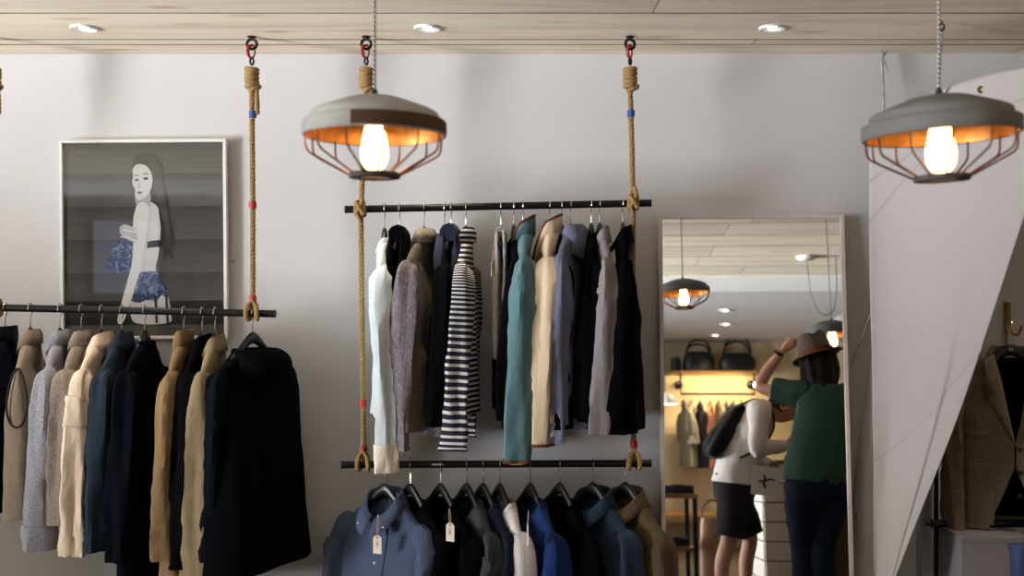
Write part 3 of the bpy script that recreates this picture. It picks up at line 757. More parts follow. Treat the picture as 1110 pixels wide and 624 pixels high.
        if kind == 'hood':
            h = s.hs
            if h > 1: return s.ring_collar([lambda t: (1.0, -.004, 0), lambda t: (1.02, .014, 0), lambda t: (1.05 + .35 * bk(t) ** 2, .018, 0), lambda t: (1.10 + .95 * bk(t) ** 2, -.006 - .012 * bk(t), .02 * bk(t)),
                                  lambda t: (1.10 + .95 * bk(t) ** 2, -.05 - .04 * bk(t), .02 * bk(t)), lambda t: (1.02 + .5 * bk(t) ** 2, -.06 - .06 * bk(t), .01 * bk(t))], mat, par, 'hood', .12)
            return s.ring_collar([lambda t: (1.0, -.005, 0), lambda t: (1.06, .03 * h + .03 * h * bk(t), 0), lambda t: (1.2 + .2 * h * bk(t), .035 * h + .02 * h * bk(t), .015 * bk(t) * h), lambda t: (1.3 + .35 * h * bk(t), -.005, .035 * bk(t) * h),
                                  lambda t: (1.25 + .35 * h * bk(t), -.04 - .05 * h * bk(t), .04 * bk(t) * h), lambda t: (1.08 + .2 * h * bk(t), -.05 - .08 * h * bk(t), .02 * bk(t) * h)], mat, par, 'hood', .12)
    def patch(s, th0, th1, v0, v1, name, mat, par, off=.003, n=8, thick=.0025):
        rr = [[s.pt(th0 + (th1 - th0) * j / n, v0 + (v1 - v0) * i / n, off) for j in range(n + 1)] for i in range(n + 1)]
        return MB().loft(rr, close=False).build(name, mat, par, solid=thick)
    def button(s, th, v, par, mat, r=.0055, off=.006):
        p = s.pt(th, v, off)
        return MB().lathe([(.0001, -.0016), (r * .6, -.0016), (r, -.002), (r, .0006), (r * .7, .0012), (.0001, .0006)], 12, M=Matrix.Translation(p) @ Matrix.Rotation(PI / 2, 4, 'X')).build('button', mat, par)

def garment(name, label, cat, group, pos, phi, mat, collar='crew', cuff=None, smat=None, cmat=None, cuffmat=None, edge=None, extra=None, hang=None, hgroup=None, tilt=0, nosleeve=False, **k):
    t = thing(name, label, cat, pos, phi, group)
    c = Cloth(**k)
    t_body = c.torso('body', mat, t); c.ob = t_body
    if not nosleeve:
        for sd in (-1, 1):
            o = c.sleeve(sd, smat or mat, t)
            if cuff: c.cuff(sd, cuffmat or smat or mat, o, cuff)
    else:
        for sd in (-1, 1):
            cx = sd * (c.sw - .004)
            pts = [Vector((cx + sd * .014 - sd * .008 * math.sin(a), (.036 - .010 * math.sin(a)) * math.cos(a), -c.nd - c.drop - .11 + .115 * math.sin(a))) for a in [2 * PI * i / 28 for i in range(28)]]
            MB().tube(pts, .0042, 7, closed=True).build('armhole_trim', fabric('charcoal trim', (44, 42, 44)), t)
    if collar: c.collar(collar, cmat or mat, t, edge)
    if extra: extra(c, t)
    if hang: hanger(pos, phi, hang, hgroup, c.sw - .012, 0, c.nd + c.drop)
    return t

def folded(name, label, cat, group, pos, phi, mat, W=.16, T=.03, L=.5, seed=1, hang=None, hgroup=None, band=None, crumple=.01):
    """trousers or shorts folded over the bar of a hanger"""
    t = thing(name, label, cat, pos, phi, group); n = 36; rows = 26
    for sd, nm, LL in ((-1, 'front_leg', L), (1, 'back_leg', L * .96)):
        rr = []
        for i in range(rows + 1):
            u = i / rows; z = -.035 - LL * u; tt = T * (.5 + .5 * min(1, u * 4)); ring = []
            for j in range(n):
                th = 2 * PI * j / n; c, q = math.cos(th), math.sin(th)
                p = Vector((W * (.82 + .18 * min(1, u * 2)) * sgnpow(c, .8), sd * T * .55 + tt * .62 * sgnpow(q, .8), z))
                p += Vector((c * .6, q, 0)) * crumple * (nz(p.x * 12, p.y * 16 + sd, p.z * 8, seed) + .5 * math.sin(3 * th + z * 9 + seed))
                ring.append(p)
            rr.append(ring)
        MB().loft(rr, True, True, True).build(nm, mat, t)
    MB().tube([(-W * .8, 0, -.036), (-W * .4, 0, -.028), (W * .4, 0, -.028), (W * .8, 0, -.036)], T * .8, 10).build('waistband', band or mat, t)
    if hang: hanger(pos, phi, hang, hgroup, W * .9, 0, .05)
    return t

D2 = math.radians
# cloths
f_puff = fabric('navy nylon', (26, 30, 44), (20, 24, 36), 300, .5, sheen=0)
f_taupe = fabric('taupe wool', (150, 134, 116), (120, 106, 92))
f_grey = fabric('grey marl fleece', (158, 158, 166), (112, 112, 122), 300)
f_stone = fabric('stone wool', (152, 140, 128), (112, 102, 94), 260)
f_cream = fabric('cream cotton', (226, 206, 184), (206, 184, 160))
f_denim = fabric('dark denim', (34, 48, 64), (18, 27, 40))
f_black = fabric('black wool', (8, 8, 10), (5, 5, 7), sheen=0)
f_blk2 = fabric('black cotton', (7, 7, 9), (5, 5, 6), sheen=0)
f_navyc = fabric('midnight navy wool', (11, 14, 26), (8, 10, 18), sheen=0)
f_tan = fabric('tan canvas', (134, 110, 78), (108, 86, 58))
f_khaki = fabric('khaki twill', (146, 130, 102), (122, 106, 80))
f_parka_lit = fabric('lit parka black', (12, 19, 28), (8, 13, 20), sheen=0)  # lit tone of the parka, put into its sleeve colour
f_parka = fabric('parka black', (6, 7, 10), (4, 5, 7), rough=.9, sheen=0)
f_pale = fabric('pale blue knit', (208, 216, 218), (184, 196, 200), 240)
f_cuffc = fabric('cream rib', (238, 228, 212), (220, 206, 188), 240)
f_marl = fabric('charcoal marl knit', (140, 130, 136), (74, 66, 74), 220, mel=.8)
f_marlb = fabric('brown marl knit', (118, 108, 96), (62, 54, 46), 220, mel=.8)
f_navy = fabric('navy cotton', (38, 40, 60), (28, 30, 46))
f_stripe = striped('striped jersey', (206, 202, 202), (36, 36, 50))
f_gmarl = fabric('grey flecked wool', (170, 164, 160), (116, 112, 112), 200, mel=.8)
f_teal = fabric('dusty teal cotton', (96, 128, 136), (78, 110, 120))
f_ecru = fabric('ecru cotton', (222, 202, 176), (206, 184, 156))
f_brown = fabric('rust brown lining', (120, 74, 40), (98, 58, 30))
f_slate = fabric('slate blue chambray', (118, 122, 146), (94, 98, 124))
f_dove = fabric('dove grey cotton', (148, 142, 144), (124, 118, 122))
f_chamb = fabric('blue chambray', (84, 94, 120), (56, 68, 94), 520)
f_char = fabric('charcoal jersey', (66, 68, 74), (48, 50, 56))
f_white = fabric('white jersey', (226, 220, 218), (208, 202, 202))
f_royal = fabric('royal blue jersey', (26, 54, 112), (20, 42, 92))
f_nvytee = fabric('navy jersey', (18, 22, 46), (13, 16, 34))
f_indigo = fabric('indigo denim', (46, 62, 84), (26, 38, 54))
f_olive = fabric('olive corduroy', (96, 80, 54), (66, 53, 35), 200)
f_tweed = fabric('olive tan linen', (130, 119, 99), (104, 94, 77), 340)
pearl = plain('pearl button', (214, 208, 200), .3)
dbutton = plain('dark horn button', (38, 28, 22), .35)

GL, GU, GD = 'coats and jackets on the left rail', 'tops hanging edge-on from the upper rail', 'tops hanging from the lower rail'
HG = 'black hangers with chrome hooks'
def drop(p): return Vector((p.x, p.y, p.z - ROOT_DROP))

# ---- left rail, from the left edge of the picture
def quilt(c, t):
    for i in range(7):
        v = .28 + i * .11; pts = [c.pt(2 * PI * j / 40, v, .004) for j in range(40)]
        MB().tube(pts, .0022, 5, closed=True).build('quilting', f_puff, t)
garment('puffer_vest', 'navy quilted puffer vest at the left edge of the picture, first on the left rail', 'vest', GL, drop(railL(6)), D2(-91), f_puff, 'stand', L=.68, T=.05, hemT=.06, wr=.010, fold=.008, seed=2, nosleeve=True, extra=quilt,
        hang='black hanger under the navy puffer vest', hgroup=HG)
garment('wool_vest', 'taupe sleeveless wool vest with dark armhole edging, beside the navy puffer', 'vest', GL, drop(railL(33)), D2(-78), f_taupe, 'turn', L=.69, seed=4, T=.06, hemT=.07, cmat=f_taupe, nosleeve=True,
        hang='black hanger inside the taupe sleeveless vest', hgroup=HG)
garment('sweatshirt', 'light grey sweatshirt with turned-up cuff, third garment on the left rail', 'sweatshirt', GL, drop(railL(65)), D2(-80), f_grey, 'turn', 'rolled', L=.70, SL=.80, cr=.05, sr=.060, seed=5, T=.046,
        hang='black hanger inside the light grey sweatshirt', hgroup=HG)
garment('sweater', 'brownish grey sweater between the grey sweatshirt and the cream overshirt', 'sweater', GL, drop(railL(88)), D2(-84), f_stone, 'turn', L=.72, SL=.70, seed=6, sr=.056, cr=.045,
        hang='black hanger inside the brownish grey sweater', hgroup=HG)
def arm_pocket(c, t):
    for (a, b, nm, off) in ((.40, .56, 'sleeve_pocket', .004), (.385, .43, 'pocket_flap', .008)):
        rr = []
        for i in range(7):
            r_ = c.sleeve_ring(1, a + (b - a) * i / 6, off, 40); rr.append([r_[k % 40] for k in range(2, 17)])
        MB().loft(rr, close=False).build(nm, f_cream, t, solid=.003)
garment('overshirt', 'cream cotton overshirt with a flap pocket on its sleeve', 'shirt', GL, drop(railL(110)), D2(-91), f_cream, 'shirt', 'band', L=.74, SL=.82, seed=7, wr=.011, extra=arm_pocket,
        hang='black hanger inside the cream overshirt', hgroup=HG)
garment('denim_jacket', 'dark blue denim jacket beside the cream overshirt', 'jacket', GL, drop(railL(132)), D2(-91), f_denim, 'shirt', 'band', L=.72, SL=.80, seed=8,
        hang='black hanger inside the dark denim jacket on the left rail', hgroup=HG)
garment('coat', 'long midnight navy coat between the denim jacket and the tan jacket', 'coat', GL, drop(railL(157)), D2(-91), f_navyc, 'crew', 'edge', L=1.02, SL=.84, seed=9, T=.046, hemT=.06, sr=.056,
        hang='black hanger inside the long midnight navy coat', hgroup=HG)
garment('jacket', 'tan canvas jacket with a raised collar, in the middle of the left rail', 'jacket', GL, drop(railL(199)), D2(-87), f_tan, 'stand', 'band', L=.90, SL=.83, seed=10, nw=.075, wr=.008,
        hang='black hanger inside the tan canvas jacket', hgroup=HG)
garment('coat', 'long black coat between the tan jacket and the khaki coat', 'coat', GL, drop(railL(219)), D2(-91), f_black, 'shirt', 'edge', L=1.02, SL=.86, seed=11, T=.046, hemT=.06,
        hang='black hanger inside the long black coat', hgroup=HG)
garment('coat', 'khaki twill coat with turned-down collar, just behind the black parka', 'coat', GL, drop(railL(233)), D2(-88), f_khaki, 'shirt', 'edge', L=1.0, SL=.90, seed=12, cr=.05, wr=.008,
        hang='black hanger inside the khaki twill coat', hgroup=HG)
def parka_extra(c, t):
    c.patch(PI * .30, PI * .70, .80, .81, 'seam', f_blk2, t, .002)
garment('parka', 'big black hooded parka at the right end of the left rail', 'parka', GL, drop(railL(274)), D2(-117), f_parka, 'hood', 'band', smat=f_parka_lit, L=.86, SL=.80, sw=.215, hemW=.27, T=.10, hemT=.165, sr=.07, cr=.055, drop=.085, nw=.085, nt=.07, hs=1.25, seed=14, nd=.085, dip=.0, fold=.013,
        hang='black hanger above the hooded parka', hgroup=HG)

# ---- upper rail of the pair
garment('cardigan', 'pale blue knitted cardigan with cream turned-up cuffs, first on the upper rail', 'cardigan', GU, drop(railU(417)), D2(-88), f_pale, 'crew', 'rolled', cuffmat=f_cuffc, L=.70, SL=.915, sw=.17, sr=.05, cr=.034, T=.04, hemT=.045, hemW=.18, seed=21, fwd=-.02,
        hang='black hanger inside the pale blue cardigan', hgroup=HG)
folded('trousers', 'folded black trousers beside the pale blue cardigan', 'trousers', GU, drop(railU(433)), D2(-90), f_blk2, W=.15, T=.042, L=.41, seed=22, hang='black hanger holding the folded black trousers', hgroup=HG)
garment('sweater', 'charcoal marl sweater with roll neck between black trousers and navy shorts', 'sweater', GU, drop(railU(460)), D2(-108), f_marlb, 'turn', 'edge', smat=f_marl, L=.76, SL=.83, seed=23, sr=.066, cr=.042, cmat=fabric('beige marl', (190, 178, 164), (140, 130, 122), 220), T=.04, sw=.18,
        hang='black hanger inside the charcoal marl sweater', hgroup=HG)
garment('shirt', 'black long-sleeved shirt behind the navy shorts on the upper rail', 'shirt', GU, drop(railU(482)), D2(-86), f_blk2, 'crew', L=.72, SL=.74, seed=24, sr=.05, cr=.042, T=.04, sw=.16, hemW=.19,
        hang='black hanger inside the black shirt behind the navy shorts', hgroup=HG)
folded('shorts', 'crumpled navy shorts hanging next to the striped top', 'shorts', GU, drop(railU(489)), D2(-92), f_navy, W=.15, T=.046, L=.32, seed=25, crumple=.02, hang='black hanger holding the crumpled navy shorts', hgroup=HG)
garment('striped_top', 'navy and white striped long-sleeved top on the upper rail', 'top', GU, drop(railU(505)), D2(-93), f_stripe, 'turn', 'edge', L=.70, SL=.835, seed=26, sr=.046, cr=.046, T=.04, sw=.17, hemW=.18,
        hang='black hanger inside the navy striped top', hgroup=HG)
folded('trousers', 'folded grey flecked wool trousers with a paper tag, narrow', 'trousers', GU, drop(railU(543)), D2(-90), f_gmarl, W=.13, T=.026, L=.51, seed=27, hang='hanger holding the folded grey flecked trousers', hgroup=HG)
garment('jacket', 'black jacket between the grey flecked trousers and the teal jacket', 'jacket', GU, drop(railU(557)), D2(-87), f_black, 'crew', L=.76, SL=.72, seed=28, sr=.052, cr=.045, T=.044, sw=.17,
        hang='black hanger inside the black jacket beside the teal jacket', hgroup=HG)
garment('jacket', 'dusty teal cotton jacket with brown-edged collar on the upper rail', 'jacket', GU, drop(railU(567)), D2(-90), f_teal, 'funnel', 'edge', cuffmat=f_brown, edge=f_brown, L=.76, SL=.90, seed=29, nd=.045, sr=.056, cr=.052, T=.044, nw=.085, nt=.05, dip=.12,
        hang='black hanger inside the dusty teal jacket', hgroup=HG)
garment('jacket', 'ecru cotton jacket with brown-edged collar beside the teal one', 'jacket', GU, drop(railU(596)), D2(-95), f_ecru, 'funnel', 'edge', cuffmat=f_brown, edge=f_brown, L=.80, SL=.84, seed=30, nd=.045, sr=.056, cr=.046, T=.044, nw=.085, nt=.05, dip=.12,
        hang='black hanger inside the ecru jacket', hgroup=HG)
garment('shirt', 'black shirt between the ecru jacket and the slate blue hooded shirt', 'shirt', GU, drop(railU(609)), D2(-94), f_blk2, 'crew', L=.76, SL=.74, seed=31, sr=.048, cr=.045, T=.04, sw=.165,  # extra shirt added as a black fill between its neighbours
        hang='black hanger inside the black shirt beside the ecru jacket', hgroup=HG)
garment('hooded_shirt', 'slate blue hooded shirt near the right end of the upper rail', 'shirt', GU, drop(railU(619)), D2(-108), f_slate, 'hood', 'band', hs=.7, L=.76, SL=.83, seed=32, sr=.064, cr=.052, T=.05, nd=.045,
        hang='black hanger inside the slate blue hooded shirt', hgroup=HG)
garment('shirt', 'black shirt between the slate blue hooded shirt and the dove grey shirt', 'shirt', GU, drop(railU(641)), D2(-92), f_blk2, 'crew', L=.74, SL=.72, seed=33, sr=.048, cr=.045, T=.04, sw=.165,  # another extra black shirt, filling the space by the dove grey one
        hang='black hanger inside the black shirt left of the dove grey shirt', hgroup=HG)
garment('shirt', 'dove grey shirt, last but one on the upper rail', 'shirt', GU, drop(railU(650)), D2(-84), f_dove, 'shirt', 'band', L=.74, SL=.78, seed=34, sr=.056, cr=.046, T=.044,
        hang='black hanger inside the dove grey shirt', hgroup=HG)
garment('jacket', 'black jacket at the right end of the upper rail beside the rope', 'jacket', GU, drop(railU(675)), D2(-94), f_black, 'shirt', L=.78, SL=.78, seed=35, sr=.05, cr=.056, T=.056, hemT=.075,
        hang='black hanger inside the black jacket beside the right rope', hgroup=HG)

# ---- lower rail of the pair
def chambray(c, t):
    pk = c.patch(-PI / 2 - .16, -PI / 2 + .16, .02, .995, 'button_placket', f_chamb, t, .0025, 10)
    for k in range(7): c.button(-PI / 2, .06 + k * .145, pk, pearl)
    c.patch(-PI / 2 + .42, -PI / 2 + .98, .40, .60, 'chest_pocket', f_chamb, t, .003)
    for sx in (-1, 1):
        b = c.base(-PI / 2 + sx * .55)
        MB().ellipsoid((b.x * 1.52, b.y * 1.55 - .006, b.z - .026), (.005, .003, .005), nu=10, nv=6).build('button', pearl, t)
        r_ = c.sleeve_ring(sx, .86, .006, 22)
        MB().loft([[c.sleeve_ring(sx, .62 + .3 * i / 6, .006, 44)[kk % 44] for kk in ((9, 10, 11, 12, 13) if sx > 0 else (31, 32, 33, 34, 35))] for i in range(7)], close=False).build('sleeve_tab', f_chamb, t, solid=.003)
        p = c.sleeve_ring(sx, .64, .012, 44)[11 if sx > 0 else 33]
        MB().ellipsoid(p, (.006, .006, .006), nu=10, nv=6).build('button', pearl, t)
    MB().box((0, .044, -c.nd - .012), (.035, .002, .016)).build('neck_label', plain('dark label', (24, 30, 52), .7), c.ob)
garment('shirt', 'blue chambray shirt with rolled sleeves and paper tag, front on the lower rail', 'shirt', GD, drop(railD(417)), D2(-33), f_chamb, 'shirt', 'rolled', L=.74, SL=.40, sw=.205, sr=.070, cr=.068, flat=.8, spread=.02, seed=41, fold=.010, T=.065, hemT=.08, hemW=.225, nd=.075, dip=.07, extra=chambray, nw=.078, nt=.062,
        hang='black hanger inside the blue chambray shirt', hgroup=HG)
def tee(lbl, px, phi, mat, seed, hl, cat='t-shirt', name='t_shirt', **k):
    kw = dict(L=.70, SL=.34, sr=.062, cr=.060, sw=.20, seed=seed, nd=.085, drop=.10, dip=.085, nw=.092, nt=.05, T=.046, hemT=.06, fold=.012, flat=.7)
    kw.update(k)
    return garment(name, lbl, cat, GD, drop(railD(px)), D2(phi), mat, hang=hl, hgroup=HG, **kw)
tee('black t-shirt hanging behind the blue chambray shirt', 445, -46, f_blk2, 42, 'black hanger inside the black t-shirt behind the chambray shirt')
tee('black long-sleeved top carrying the second paper tag', 478, -50, f_black, 43, 'black hanger inside the black top with the second paper tag', 'top', 'top', SL=.8, cr=.05)
tee('charcoal grey t-shirt between the tagged black top and the navy one', 506, -56, f_char, 44, 'black hanger inside the charcoal grey t-shirt', SL=.45)
tee('dark navy t-shirt left of the white one', 524, -58, f_nvytee, 45, 'black hanger inside the dark navy t-shirt', SL=.5)
tee('white long-sleeved t-shirt in the middle of the lower rail', 542, -64, f_white, 46, 'black hanger inside the white t-shirt', SL=.8, cr=.055, nw=.095, dip=.10)
tee('royal blue t-shirt beside the white one', 575, -62, f_royal, 47, 'black hanger inside the royal blue t-shirt', SL=.6, cr=.06)
def tee_print(c, t):
    m = plain('grey print', (120, 112, 108), .9)
    for (a, b, v0, v1) in ((-.42, -.05, .30, .36), (-.5, -.34, .40, .52)): c.patch(-PI / 2 + a, -PI / 2 + b, v0, v1, 'chest_print', m, t, .002, 6, .001)
    rr = [c.pt(-PI / 2 - .28 + .24 * math.cos(a), .66 + .10 * math.sin(a), .003) for a in [.2 + 4.2 * i / 18 for i in range(19)]]
    MB().tube(rr, .007, 6).build('chest_print', m, t)
tee('black t-shirt with faded grey print beside the royal blue one', 607, -56, f_blk2, 48, 'black hanger inside the black t-shirt with grey print', extra=tee_print, SL=.5)
def jean(c, t):
    pk = c.patch(-PI / 2 - .16, -PI / 2 + .16, .02, .99, 'button_placket', f_indigo, t, .0025, 10)
    for k in range(6): c.button(-PI / 2, .1 + k * .15, pk, plain('copper stud', (120, 78, 50), .4, .8))
    c.patch(-PI / 2 + .35, -PI / 2 + .95, .34, .52, 'chest_pocket', f_indigo, t, .003)
garment('denim_jacket', 'indigo denim jacket with collar near the right end of the lower rail', 'jacket', GD, drop(railD(643)), D2(-50), f_indigo, 'shirt', 'band', L=.66, SL=.80, seed=49, sw=.205, nd=.075, dip=.05, T=.055, hemT=.07, sr=.062, cr=.055, extra=jean, nw=.078, nt=.062,
        hang='black hanger inside the indigo denim jacket', hgroup=HG)
garment('corduroy_jacket', 'olive brown corduroy jacket, last on the lower rail beside the mirror', 'jacket', GD, drop(railD(678)), D2(-52), f_olive, 'shirt', 'band', L=.72, SL=.82, seed=50, sw=.21, nd=.075, dip=.05, T=.055, hemT=.07, sr=.062, cr=.055, nw=.078, nt=.062,
        hang='black hanger inside the olive corduroy jacket', hgroup=HG)

# ---- paper tags
card = plain('tag card', (226, 214, 198), .8)
def swing_tag(top, bottom, d, lb, w=.038, h=.06, rz=0):
    p = at(*bottom, d); q = at(*top, d)
    t = thing('price_tag', lb, 'price tag', p, rz, 'paper price tags')
    m = MB(); ch = .010
    out = [(-w / 2, -h), (w / 2, -h), (w / 2, -ch), (w / 2 - ch, 0), (-w / 2 + ch, 0), (-w / 2, -ch)]
    vs = [(x, y, z) for y in (-.0006, .0006) for x, z in out]
    m.add(vs, [tuple(range(6)), tuple(range(11, 5, -1))] + [(i, (i + 1) % 6, (i + 1) % 6 + 6, i + 6) for i in range(6)])
    cdo = m.build('card', card, t, smooth=False)
    MB().lathe([(.0025, -.001), (.005, -.001), (.005, .001), (.0025, .001)], 14, M=Matrix.Translation((0, 0, -.008)) @ Matrix.Rotation(PI / 2, 4, 'X')).build('eyelet', plain('tag eyelet', (120, 70, 52), .6), cdo)
    k = MB()
    for z, a in ((-.022, .008), (-.026, .010), (-.044, .009), (-.048, .006)): k.box((0, -.0009, z), (a * 1.3, .0006, .0016))
    k.box((0, -.0009, -.035), (.010, .0006, .008)).build('print', plain('tag print', (140, 128, 116), .8), cdo, smooth=False)
    u = q - p; R = Matrix.Rotation(-rz, 3, 'Z'); u = R @ u
    MB().tube([(-.002, 0, -.008), u * .5 + Vector((-.004, 0, 0)), u], .0011, 5).tube([(.002, 0, -.008), u * .5 + Vector((.004, 0, 0)), u], .0011, 5).build('string', plain('tag string', (200, 178, 160), .8), t)
    return t
swing_tag((410, 557), (409, 580), 3.955, 'paper price tag hanging from the collar of the chambray shirt', .036, .073, -.3)
swing_tag((487, 551), (488, 566.5), 3.90, 'paper price tag hanging on the black top beside the charcoal t-shirt', .037, .072, -.45)
swing_tag((573, 553), (572, 567), 3.86, 'paper price tag seen edge-on beside the royal blue t-shirt', .034, .09, -1.42)
swing_tag((536, 262), (534.5, 281), 3.93, 'beige paper tag dangling from the grey flecked trousers', .022, .068, .9)

# ------------------------------------------------------------------ wall hook, blazer and stand on the right
hp = at(1092, 331, WALL - .012)
wh = thing('wall_hook', 'brass wall hook on a wooden strip holding the linen blazer', 'hook', hp)
MB().box((0, 0, -.055), (.020, .022, .14), bev=.004).build('strip', wood('oak strip', (150, 104, 56), (104, 68, 34), (8, 8, 1.5), .5, knots=False), wh, smooth=False)
MB().tube([(0, -.012, -.09), (.004, -.04, -.125), (.014, -.062, -.128), (.022, -.072, -.105), (.024, -.072, -.085)], .0055, 8).build('prong', brass, wh)
MB().box((0, -.004, -.16), (.012, .012, .08), bev=.002).build('plate', plain('steel plate', (150, 146, 140), .35, .9), wh, smooth=False)
bp_ = at(1095, 372, 4.235)
def blazer(c, t):
    # lapels along the V, collar round the neck, pockets, buttons, lining
    for sx in (-1, 1):
        rr = []
        for i in range(13):
            u = i / 12; v = .0 + .42 * u; z = None
            zz = -c.nd - (c.vopen + .02) * u; xin = .075 * (1 - u) * sx
            wd = (.052 + .030 * u) if u < .42 else (.085 * (1 - u) / .58 + .004)
            if .36 < u < .44: wd *= .72
            row = []
            for k in range(5):
                x = xin + sx * wd * k / 4
                th = -PI / 2 + math.asin(max(-.9, min(.9, x / c.sw)))
                # height on the front face at this x
                y = -(c.nt + (c.T - c.nt) * min(1, max(0, -zz - c.nd) / c.drop)) * (1 - (x / c.sw) ** 2 * .25) - .008 - .006 * math.sin(PI * k / 4)
                row.append((x, y, zz - (.02 * k / 4 if u < .4 else -.012 * k / 4)))
            rr.append(row)
        MB().loft(rr, close=False).build('lapel', f_tweed, t, solid=.004)
    c.ring_collar([lambda t_: (1.0, -.004, 0), lambda t_: (.98, .03, 0), lambda t_: (1.08, .034, 0), lambda t_: (1.32, .0, 0), lambda t_: (1.45, -.03, 0)], f_tweed, t, 'collar', .95)
    for v in (.50, .64, .78): c.button(-PI / 2 + .05, v, t, dbutton, .010, .008)
    c.patch(-PI / 2 - 1.0, -PI / 2 - .34, .60, .97, 'patch_pocket', f_tweed, t, .004); c.patch(-PI / 2 + .34, -PI / 2 + 1.0, .60, .97, 'patch_pocket', f_tweed, t, .004)
    c.patch(-PI / 2 - 1.0, -PI / 2 - .34, .595, .635, 'pocket_welt', f_tweed, t, .008)
    c.patch(-PI / 2 - .95, -PI / 2 - .42, .40, .43, 'breast_pocket', f_tweed, t, .004)
    rr = [[c.pt(PI / 2 - 1.0 + 2.0 * j / 10, .02 + .93 * i / 20, -.012) for j in range(11)] for i in range(21)]
    MB().loft(rr, close=False).build('lining', f_blk2, t)
garment('blazer', 'olive tan linen blazer hung from the brass wall hook beside the sail', 'blazer', None, bp_, D2(-12), f_tweed, None, 'edge', L=.735, SL=.76, sw=.195, hemW=.205, T=.07, hemT=.075, sr=.082, cr=.058, seed=61, nd=.045, nw=.07, dip=0, vopen=.36, hemopen=.52, fold=.006, wr=.009, spread=.02, res=2.4, extra=blazer)
hg = hanger(bp_, D2(-12), 'black wooden hanger with white mark inside the linen blazer', None, .175)
mk = MB()
for a, b in (((-.006, -.018), (-.006, -.034)), ((-.006, -.018), (0, -.028)), ((0, -.028), (.006, -.018)), ((.006, -.018), (.006, -.034))):
    mk.tube([(a[0], -.0125, a[1]), (b[0], -.0125, b[1])], .0011, 6)
mk.build('white_mark', plain('white print', (220, 218, 214), .6), hg)

gp = at(1018, 624, 4.22)
st = thing('garment_stand', 'black steel pole with a clamped side arm behind the linen blazer', 'stand', (gp.x, 4.25, 0))
top = at(1018, 452, 4.25).z
MB().tube([(0, 0, .012), (0, 0, top)], .0095, 12).build('pole', steelblk, st)
cz = at(1018, 567, 4.25).z
MB().tube([(-.02, 0, cz), (.02, 0, cz)], .019, 14).tube([(-.045, 0, cz), (-.02, 0, cz)], .010, 12).build('clamp', plain('black cast clamp', (14, 13, 13), .5), st)
MB().tube([(.02, 0, cz), (.52, 0, cz)], .017, 12).build('side_arm', steelblk, st)
MB().lathe([(.001, 0), (.11, 0), (.11, .008), (.02, .014), (.012, .03), (.001, .03)], 28).build('base_plate', steelblk, st)
bx = at(1070, 578, 4.22)
cb = thing('storage_box', 'pale grey box standing on the floor under the linen blazer', 'box', (at(1071, 578, 4.15).x, 4.22, 0))
MB().box((0, 0, bx.z / 2), (.27, .24, bx.z), bev=.006).build('carton', plain('grey carton', (150, 146, 152), .7), cb, smooth=False)
MB().box((0, 0, bx.z + .004), (.28, .25, .03), bev=.006).build('lid', plain('grey lid', (138, 134, 140), .7), cb, smooth=False)
bb = thing('storage_bin', 'dark blue bin at the bottom right corner beside the grey box', 'bin', (at(1122, 600, 4.1).x, 4.15, 0))
zt = at(1110, 590, 4.1).z
MB().lathe([(.001, .002), (.09, .002), (.115, zt), (.122, zt), (.122, zt - .02), (.117, zt - .02), (.10, .0), (.001, .0)], 32).build('bucket', plain('blue plastic', (30, 62, 112), .45), bb)
MB().tube([(.118 * math.cos(a), .118 * math.sin(a), zt) for a in [i * PI / 14 * 2 for i in range(14)]], .006, 6, closed=True).build('rim', plain('blue rim', (38, 76, 130), .4), bb)

# ------------------------------------------------------------------ the shop behind the lens (seen in the mirror)
def seen_z(px, py, z):
    lo, hi = 4.5, 30
    for _ in range(60):
        m = (lo + hi) / 2
        if (seen(px, py, m).z > z) == (seen(px, py, 20).z < seen(px, py, 5).z): lo = m
        else: hi = m
    return seen(px, py, (lo + hi) / 2)
for px, py, lb in ((786, 336, 'recessed spotlight in the low ceiling, nearest of the three in the mirror'), (787, 351, 'recessed spotlight in the low ceiling, second of three in the mirror'), (775.5, 363, 'recessed spotlight in the low ceiling above the black bags')):
    p = seen_z(px, py, LOW); downlight(p.x, p.y, LOW, lb, 'recessed spotlights in the low ceiling', .075)

# shelf with bags on the far wall
dS = 12.85
a, b_ = seen(727, 402, dS), seen(820, 402, dS)
zs = (a.z + b_.z) / 2; xs0, xs1 = a.x, b_.x
sh = thing('wall_shelf', 'long pine shelf high on the far wall, carrying the black bags', 'shelf', ((xs0 + xs1) / 2, YB + .18, zs))
wS = xs1 - xs0
MB().box((0, 0, -.016), (wS, .34, .032), bev=.003).build('board', wood('pine shelf', (196, 152, 92), (150, 108, 58), (2, 8, 8), .5, knots=False), sh, smooth=False)
zr = seen(770, 427, dS).z - zs; x1 = seen(738, 420, dS).x - (xs0 + xs1) / 2; x2 = seen(817, 420, dS).x - (xs0 + xs1) / 2
MB().tube([(x1, .10, -.03), (x1, .10, zr), (x2, .10, zr), (x2, .10, -.03)], .016, 12).build('pipe_rail', steelblk, sh)
for x in (x1, x2):
    MB().tube([(x, -.17, zr + .14), (x, .10, zr + .14)], .014, 12).lathe([(.001, 0), (.055, 0), (.055, .012), (.02, .03), (.001, .03)], 20, M=Matrix.Translation((x, -.17, zr + .14)) @ Matrix.Rotation(-PI / 2, 4, 'X')).build('wall_flange', steelblk, sh)
bagm = plain('black leather', (12, 12, 13), .5)
